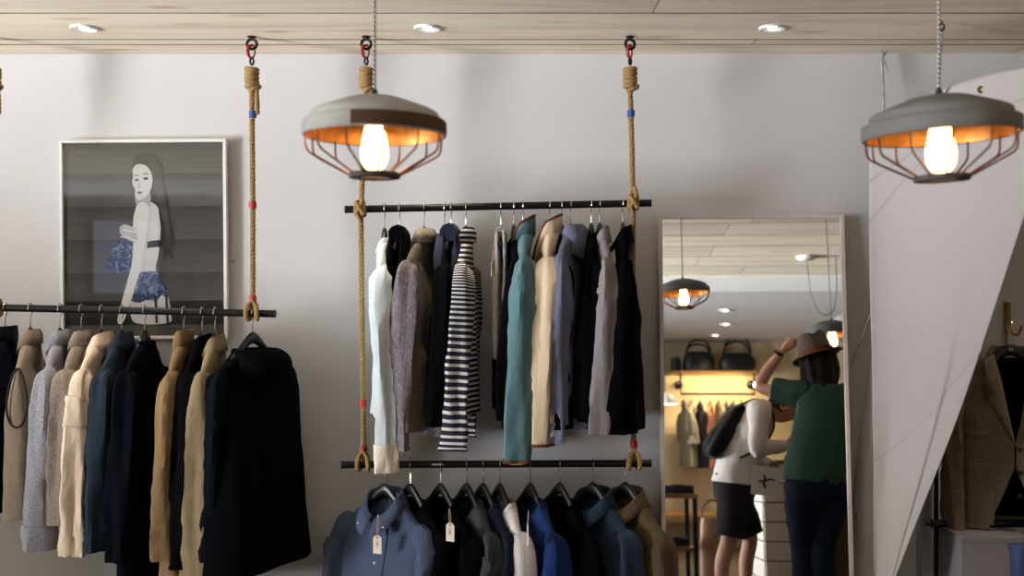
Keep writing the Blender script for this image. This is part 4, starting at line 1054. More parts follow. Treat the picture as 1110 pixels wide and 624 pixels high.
def bag(px0, px1, py0, lb, style):
    l, r_ = seen(px0, 401, dS), seen(px1, 401, dS); w = r_.x - l.x; h = seen((px0 + px1) / 2, py0, dS).z - zs
    t = thing('holdall_bag', lb, 'bag', ((l.x + r_.x) / 2, YB + .2, zs + .001), 0, 'black bags on the shelf')
    prof = {'box': [(1, .02), (1.03, .3), (1, .62), (.9, .86), (.62, .985), (.3, 1.0)], 'duffel': [(.84, .02), (.98, .25), (1.02, .5), (.95, .72), (.74, .92), (.35, 1.0)], 'case': [(.96, .01), (1, .1), (1, .86), (.95, .97), (.7, 1.0)]}[style]
    rings = []
    for k, z in prof:
        rings.append([(w / 2 * k * sgnpow(math.cos(q), .7), .13 * (.5 + .5 * k) * sgnpow(math.sin(q), .8), h * z) for q in [2 * PI * i / 40 for i in range(40)]])
    MB().loft(rings, True, True, True).build('body', bagm, t)
    if style != 'case':
        hh = .17 if style == 'box' else .24; ww = .15 if style == 'box' else .17
        for y in (-.05, .06):
            MB().tube([(ww * math.cos(PI * i / 16), y, h * .93 + hh * math.sin(PI * i / 16) ** .8 * (1 if y > 0 else .75)) for i in range(17)], .013, 8).build('handle', bagm, t)
        MB().tube([(-w * .4, 0, h * 1.0), (0, 0, h * 1.012), (w * .4, 0, h * 1.0)], .006, 6).build('zip', plain('zip metal', (70, 66, 58), .4, .8), t)
    else:
        MB().tube([(-.05, 0, h), (-.03, 0, h + .03), (.03, 0, h + .03), (.05, 0, h)], .008, 6).build('handle', bagm, t)
bag(728.5, 739, 388, 'small black case at the end of the high shelf', 'case')
bag(742, 775, 380, 'boxy black holdall with short handles on the high shelf', 'box')
bag(781, 820, 382, 'rounded black duffel bag with tall handle on the high shelf', 'duffel')
# lamp clipped under the shelf
lp = seen(817.5, 416.5, dS); lp.y = YB + .34
cl = thing('spot_lamp', 'small lit clip-on spot lamp under the right end of the high shelf', 'lamp', (lp.x, lp.y, lp.z))
MB().lathe([(.001, .07), (.02, .068), (.05, .0), (.047, .0), (.018, .06)], 20, M=Matrix.Rotation(2.3, 4, 'X')).build('shade', bagm, cl)
MB().ellipsoid((0, .025, -.015), (.034, .034, .034)).build('bulb', emitter('warm bulb', (1, .9, .72), 14), cl)
MB().tube([(0, -.05, .04), (0, -.08, .08), (0, -.08, zs - lp.z - .03)], .007, 8).build('arm', bagm, cl)
# clothes on the far rail
zrw = zs + zr
back = [(744, -84, (128, 118, 96), 'olive grey shirt', 'shirt', .46), (752, -80, (196, 186, 164), 'pale cream shirt', 'shirt', .5), (761, -84, (40, 38, 40), 'near-black shirt', 'crew', .8), (772, -78, (186, 120, 92), 'rust pink shirt', 'crew', .8), (781, -84, (110, 92, 70), 'brown shirt', 'crew', .5), (790, -80, (52, 46, 46), 'dark brown sweater', 'crew', .8), (797, -82, (60, 66, 84), 'slate shirt', 'crew', .5), (806, -80, (150, 140, 124), 'beige sweater', 'crew', .8)]
for i, (px, ph_, c, nm, col, SL) in enumerate(back):
    p = seen(px, 427, dS - .25); pos = Vector((p.x, YB + .28, zrw - ROOT_DROP))
    garment('shirt' if 'shirt' in nm else 'sweater', nm + ' on the rail under the high shelf', 'shirt' if 'shirt' in nm else 'sweater', 'clothes on the far rail', pos, D2(ph_ + 165 + 20 * (i % 2)), fabric('far ' + nm, c), col, L=.78, SL=SL, res=.6, seed=70 + i, cr=.075 if SL < .6 else .05, sw=.18,
            hang='black hanger inside the ' + nm + ' on the far rail', hgroup='hangers on the far rail')

# white dome lamp near the far wall, cord to the low ceiling
wp = seen(721, 438, 10.2)
t = thing('dome_lamp', 'white enamel dome lamp glowing at the left edge of the mirror', 'lamp', wp)
MB().lathe([(.02, .12), (.06, .11), (.12, .06), (.145, 0), (.141, 0), (.11, .055), (.05, .1)], 32).build('dome', plain('white enamel', (226, 222, 214), .35), t)
MB().lathe([(.001, .035), (.09, .035), (.12, .02), (.138, .004)], 28).build('diffuser', emitter('warm diffuser', (1, .86, .6), 5), t)
MB().tube([(0, 0, .12), (0, 0, LOW - wp.z)], .005, 8).build('cord', bagm, t)

# pendants further along the row
p = seen(902, 363, 6.5); pendant(p, .34, CEIL, 'grey concrete pendant whose lit bulb shows in the mirror beside the felt hat', copper, light=10)
p = seen(926, 350, 8.3); pendant(p, .34, CEIL, 'far grey concrete pendant cut by the right edge of the mirror', copper, light=10)
# ceiling rose with a looping cord
p = seen_z(874, 278, CEIL)
t = thing('ceiling_rose', 'white ceiling rose with a loose looping wire, seen at the top of the mirror', 'ceiling fitting', (p.x, p.y, CEIL))
MB().lathe([(.001, -.03), (.07, -.026), (.085, -.012), (.085, 0), (.001, 0)], 32).build('cover', dl_rim, t)
MB().tube(catmull([(0, 0, -.03), (.01, 0, -.16), (.03, 0, -.36), (.10, 0, -.5), (.20, 0, -.48), (.24, 0, -.3), (.25, 0, -.02), (.25, 0, 0)], 30), .005, 6).build('wire', plain('grey wire', (90, 86, 82), .6), t)

# white planked counter
cl_, cr_ = seen(826, 503, 7.7), seen(935, 503, 7.7)
ctr = thing('counter', 'white planked shop counter behind the two people', 'counter', ((cl_.x + 3.2) / 2, cl_.y - .3, 0))
cw_, ch_ = 3.2 - cl_.x, (cl_.z + cr_.z) / 2
wpm = plain('white plank paint', (214, 204, 190), .6, var=.06, vscale=6)
n_ = 7
for i in range(n_):
    z0, z1 = ch_ * i / n_, ch_ * (i + 1) / n_
m = MB()
for i in range(n_): m.box((0, .3, ch_ * (i + .5) / n_), (cw_, .024, ch_ / n_ - .010), bev=.002)
for i in range(n_): m.box((-cw_ / 2, 0, ch_ * (i + .5) / n_), (.024, .6, ch_ / n_ - .010), bev=.002)
m.build('plank_cladding', wpm, ctr, smooth=False)
MB().box((0, 0, ch_ / 2), (cw_ - .03, .585, ch_ - .02)).build('carcass', plain('dark carcass', (52, 44, 38), .8), ctr, smooth=False)
MB().box((0, 0, ch_ + .015), (cw_ + .05, .66, .03), bev=.004).build('top', wood('counter top', (120, 88, 58), (84, 58, 36), (2, 8, 8), .5, knots=False), ctr, smooth=False)
# framed board leaning against it
fa = seen(899, 575, 7.35)
fr_ = thing('framed_board', 'dark framed board leaning on the white counter beside the green t-shirt person', 'board', (fa.x + .05, cl_.y + .10, 0), rot=(.10, 0, 0))
MB().box((0, 0, .42), (.30, .018, .74)).build('panel', plain('dark brown board', (62, 48, 40), .4), fr_, smooth=False)
f = MB()
for c, d in (((-.165, 0, .42), (.03, .03, .8)), ((.165, 0, .42), (.03, .03, .8)), ((0, 0, .805), (.36, .03, .03)), ((0, 0, .035), (.36, .03, .03))): f.box(c, d, bev=.003)
f.build('frame', wood('board frame', (96, 70, 46), (60, 42, 26), (6, 6, 1.4), .5, knots=False), fr_, smooth=False)

# display table at the mirror's left edge
ta, tb = seen(690, 535, 8.3), seen(756, 535, 8.3)
tw = tb.x - ta.x; th_ = (ta.z + tb.z) / 2
dt = thing('display_table', 'dark wooden display table with lower shelf at the left edge of the mirror', 'table', ((ta.x + tb.x) / 2, ta.y - .35, 0))
tm = wood('walnut table', (112, 74, 44), (70, 44, 26), (2, 8, 8), .45, knots=False)
MB().box((0, 0, th_ - .018), (tw, .7, .036), bev=.004).build('top', tm, dt, smooth=False)
MB().box((0, 0, th_ * .42), (tw - .04, .66, .028), bev=.003).build('lower_shelf', tm, dt, smooth=False)
for sx in (-1, 1):
    for sy in (-1, 1): MB().box((sx * (tw / 2 - .025), sy * .32, (th_ - .036) / 2), (.036, .036, th_ - .036), bev=.003).build('leg', steelblk, dt, smooth=False)
fk = fabric('folded knit dark', (34, 32, 36))
for i, (x, y, z, lb) in enumerate(((.10, .1, th_, 'folded dark sweater on the display table top'), (.06, .05, th_ * .42 + .014, 'folded dark sweater on the lower shelf of the display table'))):
    t = thing('folded_sweater', lb, 'sweater', ((ta.x + tb.x) / 2 + x, ta.y - .35 + y, z))
    for k in range(2):
        MB().box((0, 0, .018 + .034 * k), (.27, .33, .034), bev=.015).build('fold', fk, t)
    MB().tube([(-.06, .12, .069), (0, .15, .072), (.06, .12, .069)], .008, 8).build('neckband', fk, t)
# tan apron-like coat hanging on the table end
cp = seen(768, 535, 8.4)
t = thing('leather_bag', 'tan shoulder bag with long strap standing beside the display table', 'bag', (seen(765, 570, 8.4).x + .1, ta.y - .5, 0))
zb_ = .62
MB().loft([[(.12 * k * sgnpow(math.cos(q), .6), .05 * sgnpow(math.sin(q), .7), z) for q in [2 * PI * i / 28 for i in range(28)]] for k, z in ((.95, .0), (1.02, .03), (1, .3), (.9, .52), (.85, .56))], True, True, True).build('body', plain('tan leather', (122, 84, 54), .55, var=.15), t)
MB().tube([(.1 * math.cos(PI * i / 14), 0, .55 + .16 * math.sin(PI * i / 14)) for i in range(15)], .008, 8).build('strap', plain('dark strap', (70, 46, 30), .6), t)
# low bench with boxes at the far wall
bn = seen(790, 562, 12.0)
t = thing('bench', 'low pine bench along the far wall under the clothes rail', 'bench', (bn.x, YB + .3, 0))
MB().box((0, 0, .43), (2.2, .4, .05), bev=.004).build('seat', wood('pine bench', (190, 140, 84), (146, 100, 54), (2, 8, 8), .5, knots=False), t, smooth=False)
for x in (-1.0, 0, 1.0): MB().box((x, 0, .2025), (.05, .36, .405), bev=.003).build('leg', wood('pine bench', (190, 140, 84), (146, 100, 54)), t, smooth=False)

# things the glass of the framed portrait mirrors: a wall screen and a two-colour tee on the boards behind
def glassy(px, py, y): 
    d = 2 * (PD - .01) - y
    p = at(px, py, d); return Vector((p.x, y, p.z))
s0, s1 = glassy(93, 226, YB + .05), glassy(180, 326, YB + .05)
t = thing('wall_screen', 'wide blue-framed lit screen on the boards behind the lens', 'screen', ((s0.x + s1.x) / 2, YB + .045, (s0.z + s1.z) / 2))
sw_, sh_ = s1.x - s0.x, s0.z - s1.z
f = MB()
for c, d in (((-sw_ / 2 + .05, 0, 0), (.1, .05, sh_)), ((sw_ / 2 - .05, 0, 0), (.1, .05, sh_)), ((0, 0, sh_ / 2 - .06), (sw_ - .2, .05, .12)), ((0, 0, -sh_ / 2 + .05), (sw_ - .2, .05, .1))): f.box(c, d, bev=.004)
f.build('frame', plain('navy frame', (26, 34, 58), .5), t, smooth=False)
MB().box((0, -.004, 0), (sw_ - .19, .03, sh_ - .2)).build('screen', emitter('screen glow', (.5, .62, .9), .9), t, smooth=False)
ra = glassy(228, 268, YB + .2)
garment('raglan_tee', 'grey tee with mustard sleeves hung on the boards behind the lens', 't-shirt', None, ra, D2(180), fabric('pale grey jersey', (186, 190, 200)), 'crew', smat=fabric('mustard jersey', (206, 150, 52)), L=.7, SL=.6, seed=90, spread=.04, res=.7, hang='black hanger inside the mustard-sleeved tee', hgroup=None)
MB_ = MB().tube([(0, -.2, 0), (0, -.02, 0), (0, .02, .03)], .008, 8)
t = tag(MB_.build('wall_peg', steelblk), 'black peg holding the mustard-sleeved tee', 'peg'); t.location = ra + Vector((0, 0, ROOT_DROP))

# unseen cabinets added left of the lens to shade the lower wall and sail
for (cx, cy, cw2, ch2, lb) in ((-2.55, 1.75, 1.75, 1.55, 'walnut cabinet added out of view on the left to shade the lower wall'), (-4.35, 3.0, 1.7, 1.5, 'lower walnut cabinet added out of view by the window to shade the wall')):
    t = thing('shade_cabinet', lb, 'cabinet', (cx, cy, 0))
    cd2 = .42; m = MB()
    for x in (-cw2 / 2 + .015, 0, cw2 / 2 - .015): m.box((x, 0, ch2 / 2), (.03, cd2, ch2), bev=.002)
    m.box((0, cd2 / 2 - .008, ch2 / 2), (cw2 - .03, .014, ch2))
    m.build('carcass', tm, t, smooth=False)
    for k in range(5): MB().box((0, -.005, .05 + (ch2 - .065) * k / 4), (cw2 - .04, cd2 - .03, .028), bev=.002).build('shelf', tm, t, smooth=False)
# ------------------------------------------------------------------ people (both stand beside the camera's view, seen in the mirror)
skin_m, nt, b = newmat('skin'); b.inputs['Base Color'].default_value = (*lin((206, 158, 132)), 1); b.inputs['Roughness'].default_value = .55
b.inputs['Subsurface Weight'].default_value = .08; b.inputs['Subsurface Radius'].default_value = (.02, .008, .004)
n = noise_node(nt, coords(nt, (1, 1, 1)), 60, 4); bump(nt, b, n.outputs['Fac'], .08)

def skinned(nodes, edges, sub=2):
    """grow one smooth surface over a jointed skeleton; returns verts, faces"""
    names = list(nodes); me = bpy.data.meshes.new('tmp'); me.from_pydata([nodes[k][0] for k in names], [(names.index(a), names.index(c)) for a, c in edges], [])
    o = bpy.data.objects.new('tmp', me); COL.objects.link(o)
    md = o.modifiers.new('s', 'SKIN'); md.use_smooth_shade = True; md.branch_smoothing = .4
    if not me.skin_vertices: me.skin_vertices.new() if hasattr(me.skin_vertices, 'new') else None
    for i, k in enumerate(names):
        r = nodes[k][1]; r = r if isinstance(r, tuple) else (r, r)
        me.skin_vertices[0].data[i].radius = r; me.skin_vertices[0].data[i].use_root = (i == 0)
    s2 = o.modifiers.new('d', 'SUBSURF'); s2.levels = s2.render_levels = sub
    dg = bpy.context.evaluated_depsgraph_get(); ev = o.evaluated_get(dg); m2 = bpy.data.meshes.new_from_object(ev)
    vs = [v.co.copy() for v in m2.vertices]; fs = [tuple(p.vertices) for p in m2.polygons]
    bpy.data.objects.remove(o); bpy.data.meshes.remove(me); bpy.data.meshes.remove(m2)
    return vs, fs

def hand(wrist, fwd, palm, thumb, curl, mb, L=.185):
    """wrist point, direction of the fingers, palm normal, side the thumb is on"""
    w = Vector(wrist); f = Vector(fwd).normalized(); p = Vector(palm); p = (p - f * p.dot(f)).normalized(); s = f.cross(p); 
    if s.dot(Vector(thumb)) < 0: s = -s
    k = w + f * L * .50
    mb.add(*skinned({'a': (w - f * .02, (.021, .026)), 'b': (w + f * .025, (.016, .032)), 'c': (w + f * L * .32, (.015, .040)), 'd': (k, (.012, .040))}, [('a', 'b'), ('b', 'c'), ('c', 'd')], 2))
    for i, (o, ln) in enumerate(((.030, .92), (.010, 1.0), (-.011, .94), (-.030, .74))):
        q = k + s * o - f * .02; seg = L * .5 * ln; d = f.copy(); pts = [q]; ang = 0
        for j, part in enumerate((.22, .42, .32, .26)):
            if j: ang += curl * (1 if j == 1 else 1.1)
            d = f * math.cos(ang) + p * math.sin(ang); q = q + d * seg * part; pts.append(q)
        mb.add(*skinned({str(j): (pt, .0095 - .0008 * j) for j, pt in enumerate(pts)}, [(str(j), str(j + 1)) for j in range(4)], 2))
    t0 = w + f * .03 + s * .026; pts = [t0, t0 + (s * .7 + f * .7 + p * .2) * .035, t0 + (s * .55 + f * .8 + p * .4) * .068, t0 + (s * .30 + f * .9 + p * .55) * .094]
    mb.add(*skinned({str(j): (pt, .0115 - .001 * j) for j, pt in enumerate(pts)}, [('0', '1'), ('1', '2'), ('2', '3')], 2))

def limb(pts, radii, n=22, samples=24, wr=.006, seed=1, name=None, mat=None, par=None, solid=.003, ref=(0, 1, 0)):
    """cloth tube round a limb: radii = [(across, along ref)]"""
    rows = catmull([tuple(p) + tuple(r) for p, r in zip(pts, radii)], samples); rr = []
    for i, q in enumerate(rows):
        c = Vector(q[:3]); t = (Vector(rows[min(i + 1, len(rows) - 1)][:3]) - Vector(rows[max(i - 1, 0)][:3])).normalized()
        a = Vector(ref); a = (a - t * a.dot(t)).normalized(); b2 = t.cross(a); ring = []
        for k in range(n):
            th = 2 * PI * k / n; d = b2 * math.cos(th) + a * math.sin(th)
            p = c + b2 * (q[3] * sgnpow(math.cos(th), .9)) + a * (q[4] * sgnpow(math.sin(th), .9))
            ring.append(p + d * wr * (nz(p.x * 14, p.y * 14, p.z * 14, seed) + .5 * nz(p.x * 5, p.y * 5, p.z * 26, seed + 4)))
        rr.append(ring)
    return rr

def head_mesh(mb, c, fwd, up, s=1.0):
    """skull, jaw, nose, ears, lips and eye sockets on one ellipsoidal grid"""
    f = Vector(fwd).normalized(); u = Vector(up); u = (u - f * u.dot(f)).normalized(); l = u.cross(f)
    nu, nv = 40, 30; rings = []
    for i in range(nv + 1):
        ph = PI * i / nv; ring = []
        for j in range(nu):
            th = 2 * PI * j / nu; x = math.sin(ph) * math.cos(th); y = math.sin(ph) * math.sin(th); z = math.cos(ph)
            fx = .098 * x; ly = .076 * y; hz = .118 * z
            if z < 0: ly *= 1 - .30 * (-z) ** 1.5; fx *= 1 - .10 * (-z)
            if z < -.2 and x < 0: fx *= 1 - .45 * min(1, (-z - .2) * 1.4)      # back of the jaw
            if x > .5:
                side = abs(y)
                fx += .020 * math.exp(-(side / .13) ** 2) * math.exp(-((z + .20) / .16) ** 2) * (1.25 if z < -.1 else .8)   # nose
                fx -= .010 * math.exp(-((side - .36) / .16) ** 2) * math.exp(-((z - .06) / .12) ** 2)                         # sockets
                fx += .006 * math.exp(-(side / .22) ** 2) * math.exp(-((z + .52) / .05) ** 2) + .005 * math.exp(-(side / .22) ** 2) * math.exp(-((z + .64) / .05) ** 2)
                fx += .010 * math.exp(-(side / .3) ** 2) * math.exp(-((z + .90) / .12) ** 2)
                fx += .004 * math.exp(-((z - .22) / .08) ** 2)
            ring.append(Vector(c) + (f * fx + l * ly + u * hz) * s)
        rings.append(ring)
    mb.loft(rings)
    for sd in (-1, 1):
        o = Vector(c) + (f * -.005 + l * sd * .076 + u * -.012) * s
        M = Matrix.Translation(o) @ Matrix((f, l * sd, u)).transposed().to_4x4()
        mb.lathe([(.001, .004), (.012, .002), (.020, .008), (.026, .014), (.028, .010), (.020, -.002)], 18, M=M @ Matrix.Rotation(-PI / 2 + .35, 4, 'X') @ Matrix.Diagonal((.8, 1.25, 1, 1)))
    return f, l, u

# ---- person with the felt hat: back to the mirror, right hand on the hat
hx = seen(883, 590, 6.0)
P1 = thing('person', 'person in green t-shirt and felt hat, hand raised to the hat, back to the mirror', 'person', (hx.x, seen(872, 500, 6.0).y, 0))
B = {'pelvis': ((0, 0, .93), (.150, .105)), 'spine': ((.015, .01, 1.10), (.135, .10)), 'chest': ((.04, .015, 1.30), (.155, .11)), 'upper': ((.055, .01, 1.42), (.11, .08)), 'neck': ((.065, -.01, 1.50), .055), 'skull': ((.065, -.03, 1.58), .056),
     'shr': ((-.08, -.01, 1.425), .058), 'elr': ((-.285, -.16, 1.475), .043), 'fmr': ((-.235, -.15, 1.58), .040), 'wrr': ((-.133, -.107, 1.71), .027),
     'shl': ((.225, .0, 1.415), .062), 'ell': ((.29, -.02, 1.14), .044), 'fml': ((.24, -.12, 1.08), .040), 'wrl': ((.15, -.22, 1.02), .028),
     'hipr': ((-.085, 0, .88), .095), 'knr': ((-.085, -.03, .48), .058), 'car': ((-.095, .02, .34), .056), 'anr': ((-.10, .02, .09), .036), 'ftr': ((-.11, -.11, .04), .034),
     'hipl': ((.095, 0, .88), .095), 'knl': ((.015, .03, .48), .058), 'cal': ((.01, .07, .34), .056), 'anl': ((.02, .07, .09), .036), 'ftl': ((.04, -.06, .04), .034)}
Eg = [('pelvis', 'spine'), ('spine', 'chest'), ('chest', 'upper'), ('upper', 'neck'), ('neck', 'skull'), ('upper', 'shr'), ('shr', 'elr'), ('elr', 'fmr'), ('fmr', 'wrr'), ('upper', 'shl'), ('shl', 'ell'), ('ell', 'fml'), ('fml', 'wrl'),
      ('pelvis', 'hipr'), ('hipr', 'knr'), ('knr', 'car'), ('car', 'anr'), ('anr', 'ftr'), ('pelvis', 'hipl'), ('hipl', 'knl'), ('knl', 'cal'), ('cal', 'anl'), ('anl', 'ftl')]
mb = MB(); mb.add(*skinned(B, Eg))
HC = Vector((.06, -.045, 1.635)); f1, l1, u1 = head_mesh(mb, HC, (-.12, -1, -.12), (-.10, 0, 1))
hand((-.128, -.104, 1.715), (.66, .22, .60), (.60, .1, -.72), (0, -1, 0), .42, mb)
hand((.15, -.222, 1.02), (-.8, -.5, -.1), (0, .3, -1), (.3, -1, .2), .3, mb)
mb.build('body', skin_m, P1)
for sd in (-1, 1): MB().ellipsoid(HC + f1 * .083 + l1 * sd * .031 + u1 * .006, (.011, .011, .010), nu=12, nv=8).build('eye', plain('eye', (60, 44, 36), .2), P1)
# brown hair falling to the shoulders
hm = fabric('brown hair', (46, 29, 22), (22, 14, 11), 90, .7, stretch=(6, 6, .6), bmp=.6)
rr = []
for i in range(17):
    u = i / 16; z = 1.72 - .27 * u; ring = []
    rx = .088 + .022 * math.sin(PI * min(1, u * 1.1)) + .012 * u; ry = .100 + .008 * u
    for k in range(40):
        th = 2 * PI * k / 40; q = math.sin(th); yy = ry * q
        if q < -.2: yy = ry * (-.2) * (1 - .55 * max(0, u - .25))
        p = Vector((.062 + rx * math.cos(th), -.03 + yy + .02 * u, z + .02 * u * nz(th * 3, u, 0, 1)))
        ring.append(p + Vector((math.cos(th), q, 0)) * .006 * (math.sin(th * 11 + u * 3) + nz(th * 5, u * 3, 0, 2)))
    rr.append(ring)
MB().loft(rr, True, True, True).build('hair', hm, P1)
# felt hat, tipped to its right
felt = fabric('brown felt', (122, 109, 100), (100, 88, 80), 200, .95); band = fabric('rust band', (150, 78, 50), (124, 60, 38), 300)
HM = Matrix.Translation((.055, -.04, 1.665)) @ Matrix.Rotation(-.24, 4, 'Y') @ Matrix.Rotation(.14, 4, 'X')
m = MB(); rr = []
for r_, z in ((.160, -.010), (.158, -.004), (.13, -.004), (.108, .002), (.106, .03), (.102, .08), (.095, .118), (.080, .142), (.05, .146), (.02, .130), (.001, .126)):
    ring = []
    for k in range(48):
        th = 2 * PI * k / 48; x, y = r_ * .93 * math.cos(th), r_ * 1.12 * math.sin(th); zz = z
        if r_ > .11: zz += .010 * abs(math.cos(th)) ** 2 - .012 * max(0, -math.sin(th))
        if z > .06 and r_ < .1:
            x *= 1 - .22 * max(0, -math.sin(th)) * (z - .06) / .06; zz -= .02 * math.exp(-(x / .025) ** 2) * (z > .125)
        ring.append((x, y, zz))
    rr.append(ring)
m.loft(rr, M=HM).build('felt_hat', felt, P1, solid=.003)
MB().loft([[(r_ * .93 * math.cos(th), r_ * 1.12 * math.sin(th), z) for th in [2 * PI * k / 48 for k in range(48)]] for r_, z in ((.107, .004), (.1115, .006), (.1095, .036), (.104, .038))], M=HM).build('hat_band', band, P1)
green = fabric('forest green jersey', (66, 96, 86), (52, 78, 70), 380)
# t-shirt
rows = [((.07, .0, 1.475), (.075, .072)), ((.07, .005, 1.455), (.12, .09)), ((.075, .01, 1.42), (.170, .112)), ((.08, .015, 1.34), (.172, .13)), ((.06, .015, 1.22), (.172, .132)), ((.03, .01, 1.10), (.175, .132)), ((.005, .005, .98), (.178, .138)), ((-.005, .005, .90), (.186, .142))]
rr = limb([r_[0] for r_ in rows], [r_[1] for r_ in rows], 48, 34, .013, 5)
rr = [[Vector((p.x, p.y, p.z)) for p in r_] for r_ in rr]
MB().loft(rr).build('t_shirt', green, P1, solid=.003)
rr = limb([(-.03, 0, 1.42), (-.085, -.02, 1.43), (-.15, -.06, 1.445), (-.195, -.09, 1.452)], [(.082, .085), (.080, .082), (.076, .08), (.078, .082)], 24, 16, .008, 6, ref=(0, 0, 1)); MB().loft(rr).build('sleeve', green, P1, solid=.003)
rr = limb([(.17, .005, 1.42), (.225, .005, 1.405), (.265, .01, 1.31), (.285, .012, 1.215)], [(.07, .08), (.078, .085), (.07, .08), (.072, .082)], 24, 16, .008, 7); MB().loft(rr).build('sleeve', green, P1, solid=.003)
jn = fabric('navy trousers', (28, 38, 60), (18, 26, 44))
rr = limb([(0, 0, .96), (0, 0, .90), (0, .005, .84), (.005, .0, .79)], [(.168, .128), (.176, .135), (.182, .135), (.172, .12)], 40, 14, .004, 8); MB().loft(rr).build('trouser_seat', jn, P1, solid=.003)
for sx, kx, ky, ax, ay in ((-1, -.085, -.03, -.10, .02), (1, .015, .03, .02, .07)):
    rr = limb([(sx * .083, 0, .88), (sx * .085, 0, .78), ((sx * .085 + kx) / 2, ky / 2, .64), (kx, ky, .48), ((kx + ax) / 2, (ky + ay) / 2 + .012, .30), (ax, ay, .07)], [(.098, .125), (.098, .118), (.084, .094), (.070, .074), (.066, .070), (.062, .066)], 28, 34, .009, 9 + sx)
    MB().loft(rr).build('trouser_leg', jn, P1, solid=.003)
    MB().loft([[(ax + w * math.cos(q) + (.01 * sx), ay - .055 + l * math.sin(q), z) for q in [2 * PI * k / 28 for k in range(28)]] for w, l, z in ((.047, .145, 0), (.05, .148, .02), (.046, .14, .045), (.038, .10, .07), (.034, .06, .095))], True, True, True).build('shoe', plain('dark leather shoe', (40, 30, 26), .5), P1)
MB().lathe([(.031, -.012), (.034, -.011), (.034, .011), (.031, .012)], 24, M=Matrix.Translation((-.160, -.118, 1.69)) @ Vector((.5, .2, .8)).to_track_quat('Z', 'Y').to_matrix().to_4x4()).build('watch', plain('black watch', (16, 15, 15), .4), P1)

# ---- person in the white top: bent forward, facing along the counter, with a leaflet
hx = seen(790, 560, 6.8)
P2 = thing('person', 'person in white long-sleeved top, dark shorts and cap, bending over with a leaflet', 'person', (hx.x, seen(790, 500, 6.8).y, 0))
B = {'pelvis': ((.03, 0, .90), (.11, .145)), 'spine': ((.07, 0, 1.06), (.105, .13)), 'chest': ((.15, 0, 1.25), (.115, .155)), 'upper': ((.215, 0, 1.36), (.09, .12)), 'neck': ((.285, 0, 1.40), .054), 'skull': ((.335, 0, 1.405), .055),
     'shl': ((.19, .17, 1.355), .060), 'ell': ((.16, .25, 1.11), .043), 'fml': ((.22, .22, 1.115), .038), 'wrl': ((.35, .13, 1.135), .026),
     'shr': ((.21, -.17, 1.355), .060), 'elr': ((.20, -.22, 1.09), .043), 'fmr': ((.24, -.12, 1.03), .038), 'wrr': ((.29, .05, .985), .026),
     'hipl': ((.02, .095, .86), .092), 'knl': ((-.03, .115, .52), .056), 'cal': ((-.085, .12, .36), .055), 'anl': ((-.09, .12, .09), .035), 'ftl': ((.04, .13, .04), .034),
     'hipr': ((.05, -.095, .86), .092), 'knr': ((.15, -.10, .52), .056), 'car': ((.11, -.10, .36), .055), 'anr': ((.10, -.10, .09), .035), 'ftr': ((.23, -.11, .04), .034)}
Eg2 = [(a.replace('§', ''), c) for a, c in Eg]
mb = MB(); mb.add(*skinned(B, Eg2))
HC = Vector((.385, 0, 1.40)); f2, l2, u2 = head_mesh(mb, HC, (.80, .05, -.62), (.55, 0, .83))
hand((.355, .128, 1.136), (1, -.35, .05), (-.3, -1, 0), (0, 0, 1), .35, mb)
hand((.29, .05, .985), (.05, .75, -.45), (-.9, .0, -.3), (.3, .3, .9), .5, mb)
mb.build('body', skin_m, P2)
for sd in (-1, 1): MB().ellipsoid(HC + f2 * .083 + l2 * sd * .031 + u2 * .006, (.011, .011, .010), nu=12, nv=8).build('eye', plain('eye', (60, 44, 36), .2), P2)
HB = Matrix.Translation(HC) @ Matrix((f2, l2, u2)).transposed().to_4x4()
hs = MB(); rr = []
for i in range(13):
    z = .10 - .15 * i / 12; k = math.sqrt(max(.02, 1 - (z / .122) ** 2)); ring = []
    for j in range(36):
        th = 2 * PI * j / 36; c_, q = math.cos(th), math.sin(th); r_ = .104 * k * (1 if c_ < .15 else (1 if z > .045 else .86))
        w_ = .082 if z > .045 or c_ < .15 else .066
        ring.append((r_ * c_ - .003, w_ * k * q, z))
    rr.append(ring)
hs.loft(rr, True, True, False, M=HB).build('hair', fabric('dark hair', (34, 27, 24), (18, 14, 12), 120, .6), P2)
capm = fabric('dark cap', (36, 38, 44), (26, 28, 34))
m = MB(); rr = []
for i in range(10):
    ph = .5 * PI * i / 9; rr.append([(.112 * math.sin(ph) * math.cos(th) - .004, .090 * math.sin(ph) * math.sin(th), .045 + .085 * math.cos(ph)) for th in [2 * PI * k / 32 for k in range(32)]])
m.loft(rr, M=HB).build('cap', capm, P2, solid=.003)
MB().loft([[(-(.10 + .055 * t) * math.cos(a) - .008, (.082 + .01 * t) * math.sin(a), .045 - .016 * t - .012 * abs(math.sin(a))) for a in [-1.05 + 2.1 * k / 14 for k in range(15)]] for t in (0, .5, 1)], close=False, M=HB).build('cap_peak', capm, P2, solid=.003)
wh_ = fabric('white cotton top', (232, 226, 220), (216, 208, 202), 380)
rows = [((.285, 0, 1.39), (.065, .068)), ((.255, 0, 1.375), (.09, .11)), ((.215, 0, 1.345), (.115, .185)), ((.15, 0, 1.24), (.13, .195)), ((.09, 0, 1.11), (.128, .175)), ((.05, 0, .99), (.135, .178)), ((.035, 0, .88), (.148, .192))]
rr = limb([r_[0] for r_ in rows], [r_[1] for r_ in rows], 44, 32, .012, 15); MB().loft(rr).build('top', wh_, P2, solid=.003)
